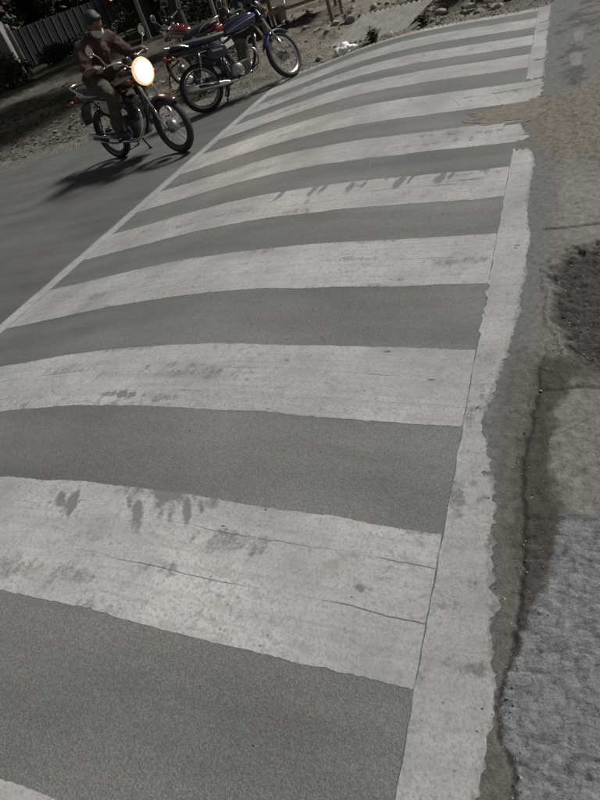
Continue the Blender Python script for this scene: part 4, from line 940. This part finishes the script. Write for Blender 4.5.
def tree(x, y, h, cr, label, seed, low=.35):
    o = empty('tree', (x, y, gz(x, y) - .03)); tag(o, label, 'tree'); rr = random.Random(seed)
    t = MB(); top = Vector((rr.uniform(-.4, .4), rr.uniform(-.4, .4), h * .75)); t.tube([(0, 0, -.1), (top.x * .3, top.y * .2, h * .3), (top.x * .8, top.y, h * .55), top], [.17, .13, .09, .03], 10, 4)
    cl = []
    for k in range(20):
        a = rr.uniform(0, 6.3); q_ = rr.uniform(.25, 1) * cr; z = h * rr.uniform(low, 1.0); e = Vector((math.cos(a) * q_, math.sin(a) * q_, z)); b = Vector((top.x * .5, top.y * .5, min(z * .7, h * .6)))
        t.tube([b, b.lerp(e, .5) + Vector((0, 0, .15)), e], [.05, .03, .01], 6, 2); cl.append((e.x, e.y, e.z, rr.uniform(.5, .9) * cr * .45, rr.uniform(.35, .6) * cr * .4))
    t.build('trunk', bark, o, True); leafy(cl, 9000, .19, seed).build('crown', lm[seed % 2], o)
shrub(-20.6, 21.6, 1.1, 1.2, 'dark rounded shrub in front of the house corner', 1)
shrub(-22.6, 27.2, 1.0, .9, 'dark low shrub at the foot of the fence near its left end', 2)
shrub(-21.7, 29.6, 1.0, .9, 'dark low shrub at the foot of the fence, second from its left end', 3)
shrub(-20.8, 32.0, 1.1, 1.0, 'dark low shrub at the foot of the fence toward its right end', 4)
shrub(-16.6, 26.6, 1.5, 2.3, 'tall dark shrub right of the fence', 5)
shrub(-14.0, 25.6, 1.5, 2.4, 'tall dark shrub behind the pale concrete post', 6)
shrub(-12.2, 23.2, 1.4, 2.2, 'tall dark shrub behind the pale board', 7)
shrub(-10.6, 21.4, 1.2, 1.8, 'dark shrub behind the handlebar of the red motorcycle', 8)
shrub(-18.4, 30.2, 1.6, 2.6, 'tall dark shrub beyond the right end of the fence', 9)
shrub(-9.6, 23.0, 1.4, 2.0, 'dark shrub behind the bystander', 10)
shrub(-27.2, 29.6, 2.0, 4.6, 'tall dense dark bush behind the left end of the fence', 11, 7000, .16)
shrub(-26.6, 33.0, 2.2, 4.6, 'tall dense dark bush behind the middle of the fence', 12, 7000, .16)
shrub(-25.6, 36.6, 2.2, 4.6, 'tall dense dark bush behind the right end of the fence', 13, 7000, .16)
shrub(-29.5, 28.6, 2.0, 4.6, 'tall dense dark bush beside the house', 14, 7000, .16)
tree(-28.5, 33.0, 7.0, 3.2, 'dark tree behind the left part of the fence', 21, .15)
tree(-26.8, 37.5, 7.0, 3.4, 'dark tree behind the right part of the fence', 22, .15)
tree(-22.0, 38.5, 7.5, 3.4, 'dark tree beyond the right end of the fence', 23, .12)
tree(-16.5, 30.5, 6.5, 3.0, 'dark spreading tree behind the tall shrubs', 24, .15)
tree(-12.5, 27.0, 6.0, 2.6, 'dark tree behind the pale board', 25, .18)
tree(-32.0, 29.0, 7.0, 3.2, 'dark tree behind the house', 26, .15)
tree(-29.6, 30.6, 6.5, 3.0, 'dark tree between the house and the fence', 31, .12)
tree(-33.0, 36.0, 8, 3.6, 'dark tree far behind the left end of the fence', 32, .1)
tree(-14.6, 23.4, 9, 3.6, 'tall added shade tree beside the pale concrete post', 27, .45)  # added tree, placed so its shadow darkens the left background
tree(-9.9, 17.4, 9, 3.6, 'tall added shade tree, its trunk left of the bystander', 28, .5)  # added tree, unseen crown above the frame shades the far left dirt
tree(-8.1, 16.4, 8.5, 3.4, 'tall added shade tree, its trunk behind the red motorcycle', 29, .5)  # added to shade the left verge, crown out of view
tree(-17.2, 28.2, 9, 3.6, 'tall dark tree just right of the fence', 30, .3)
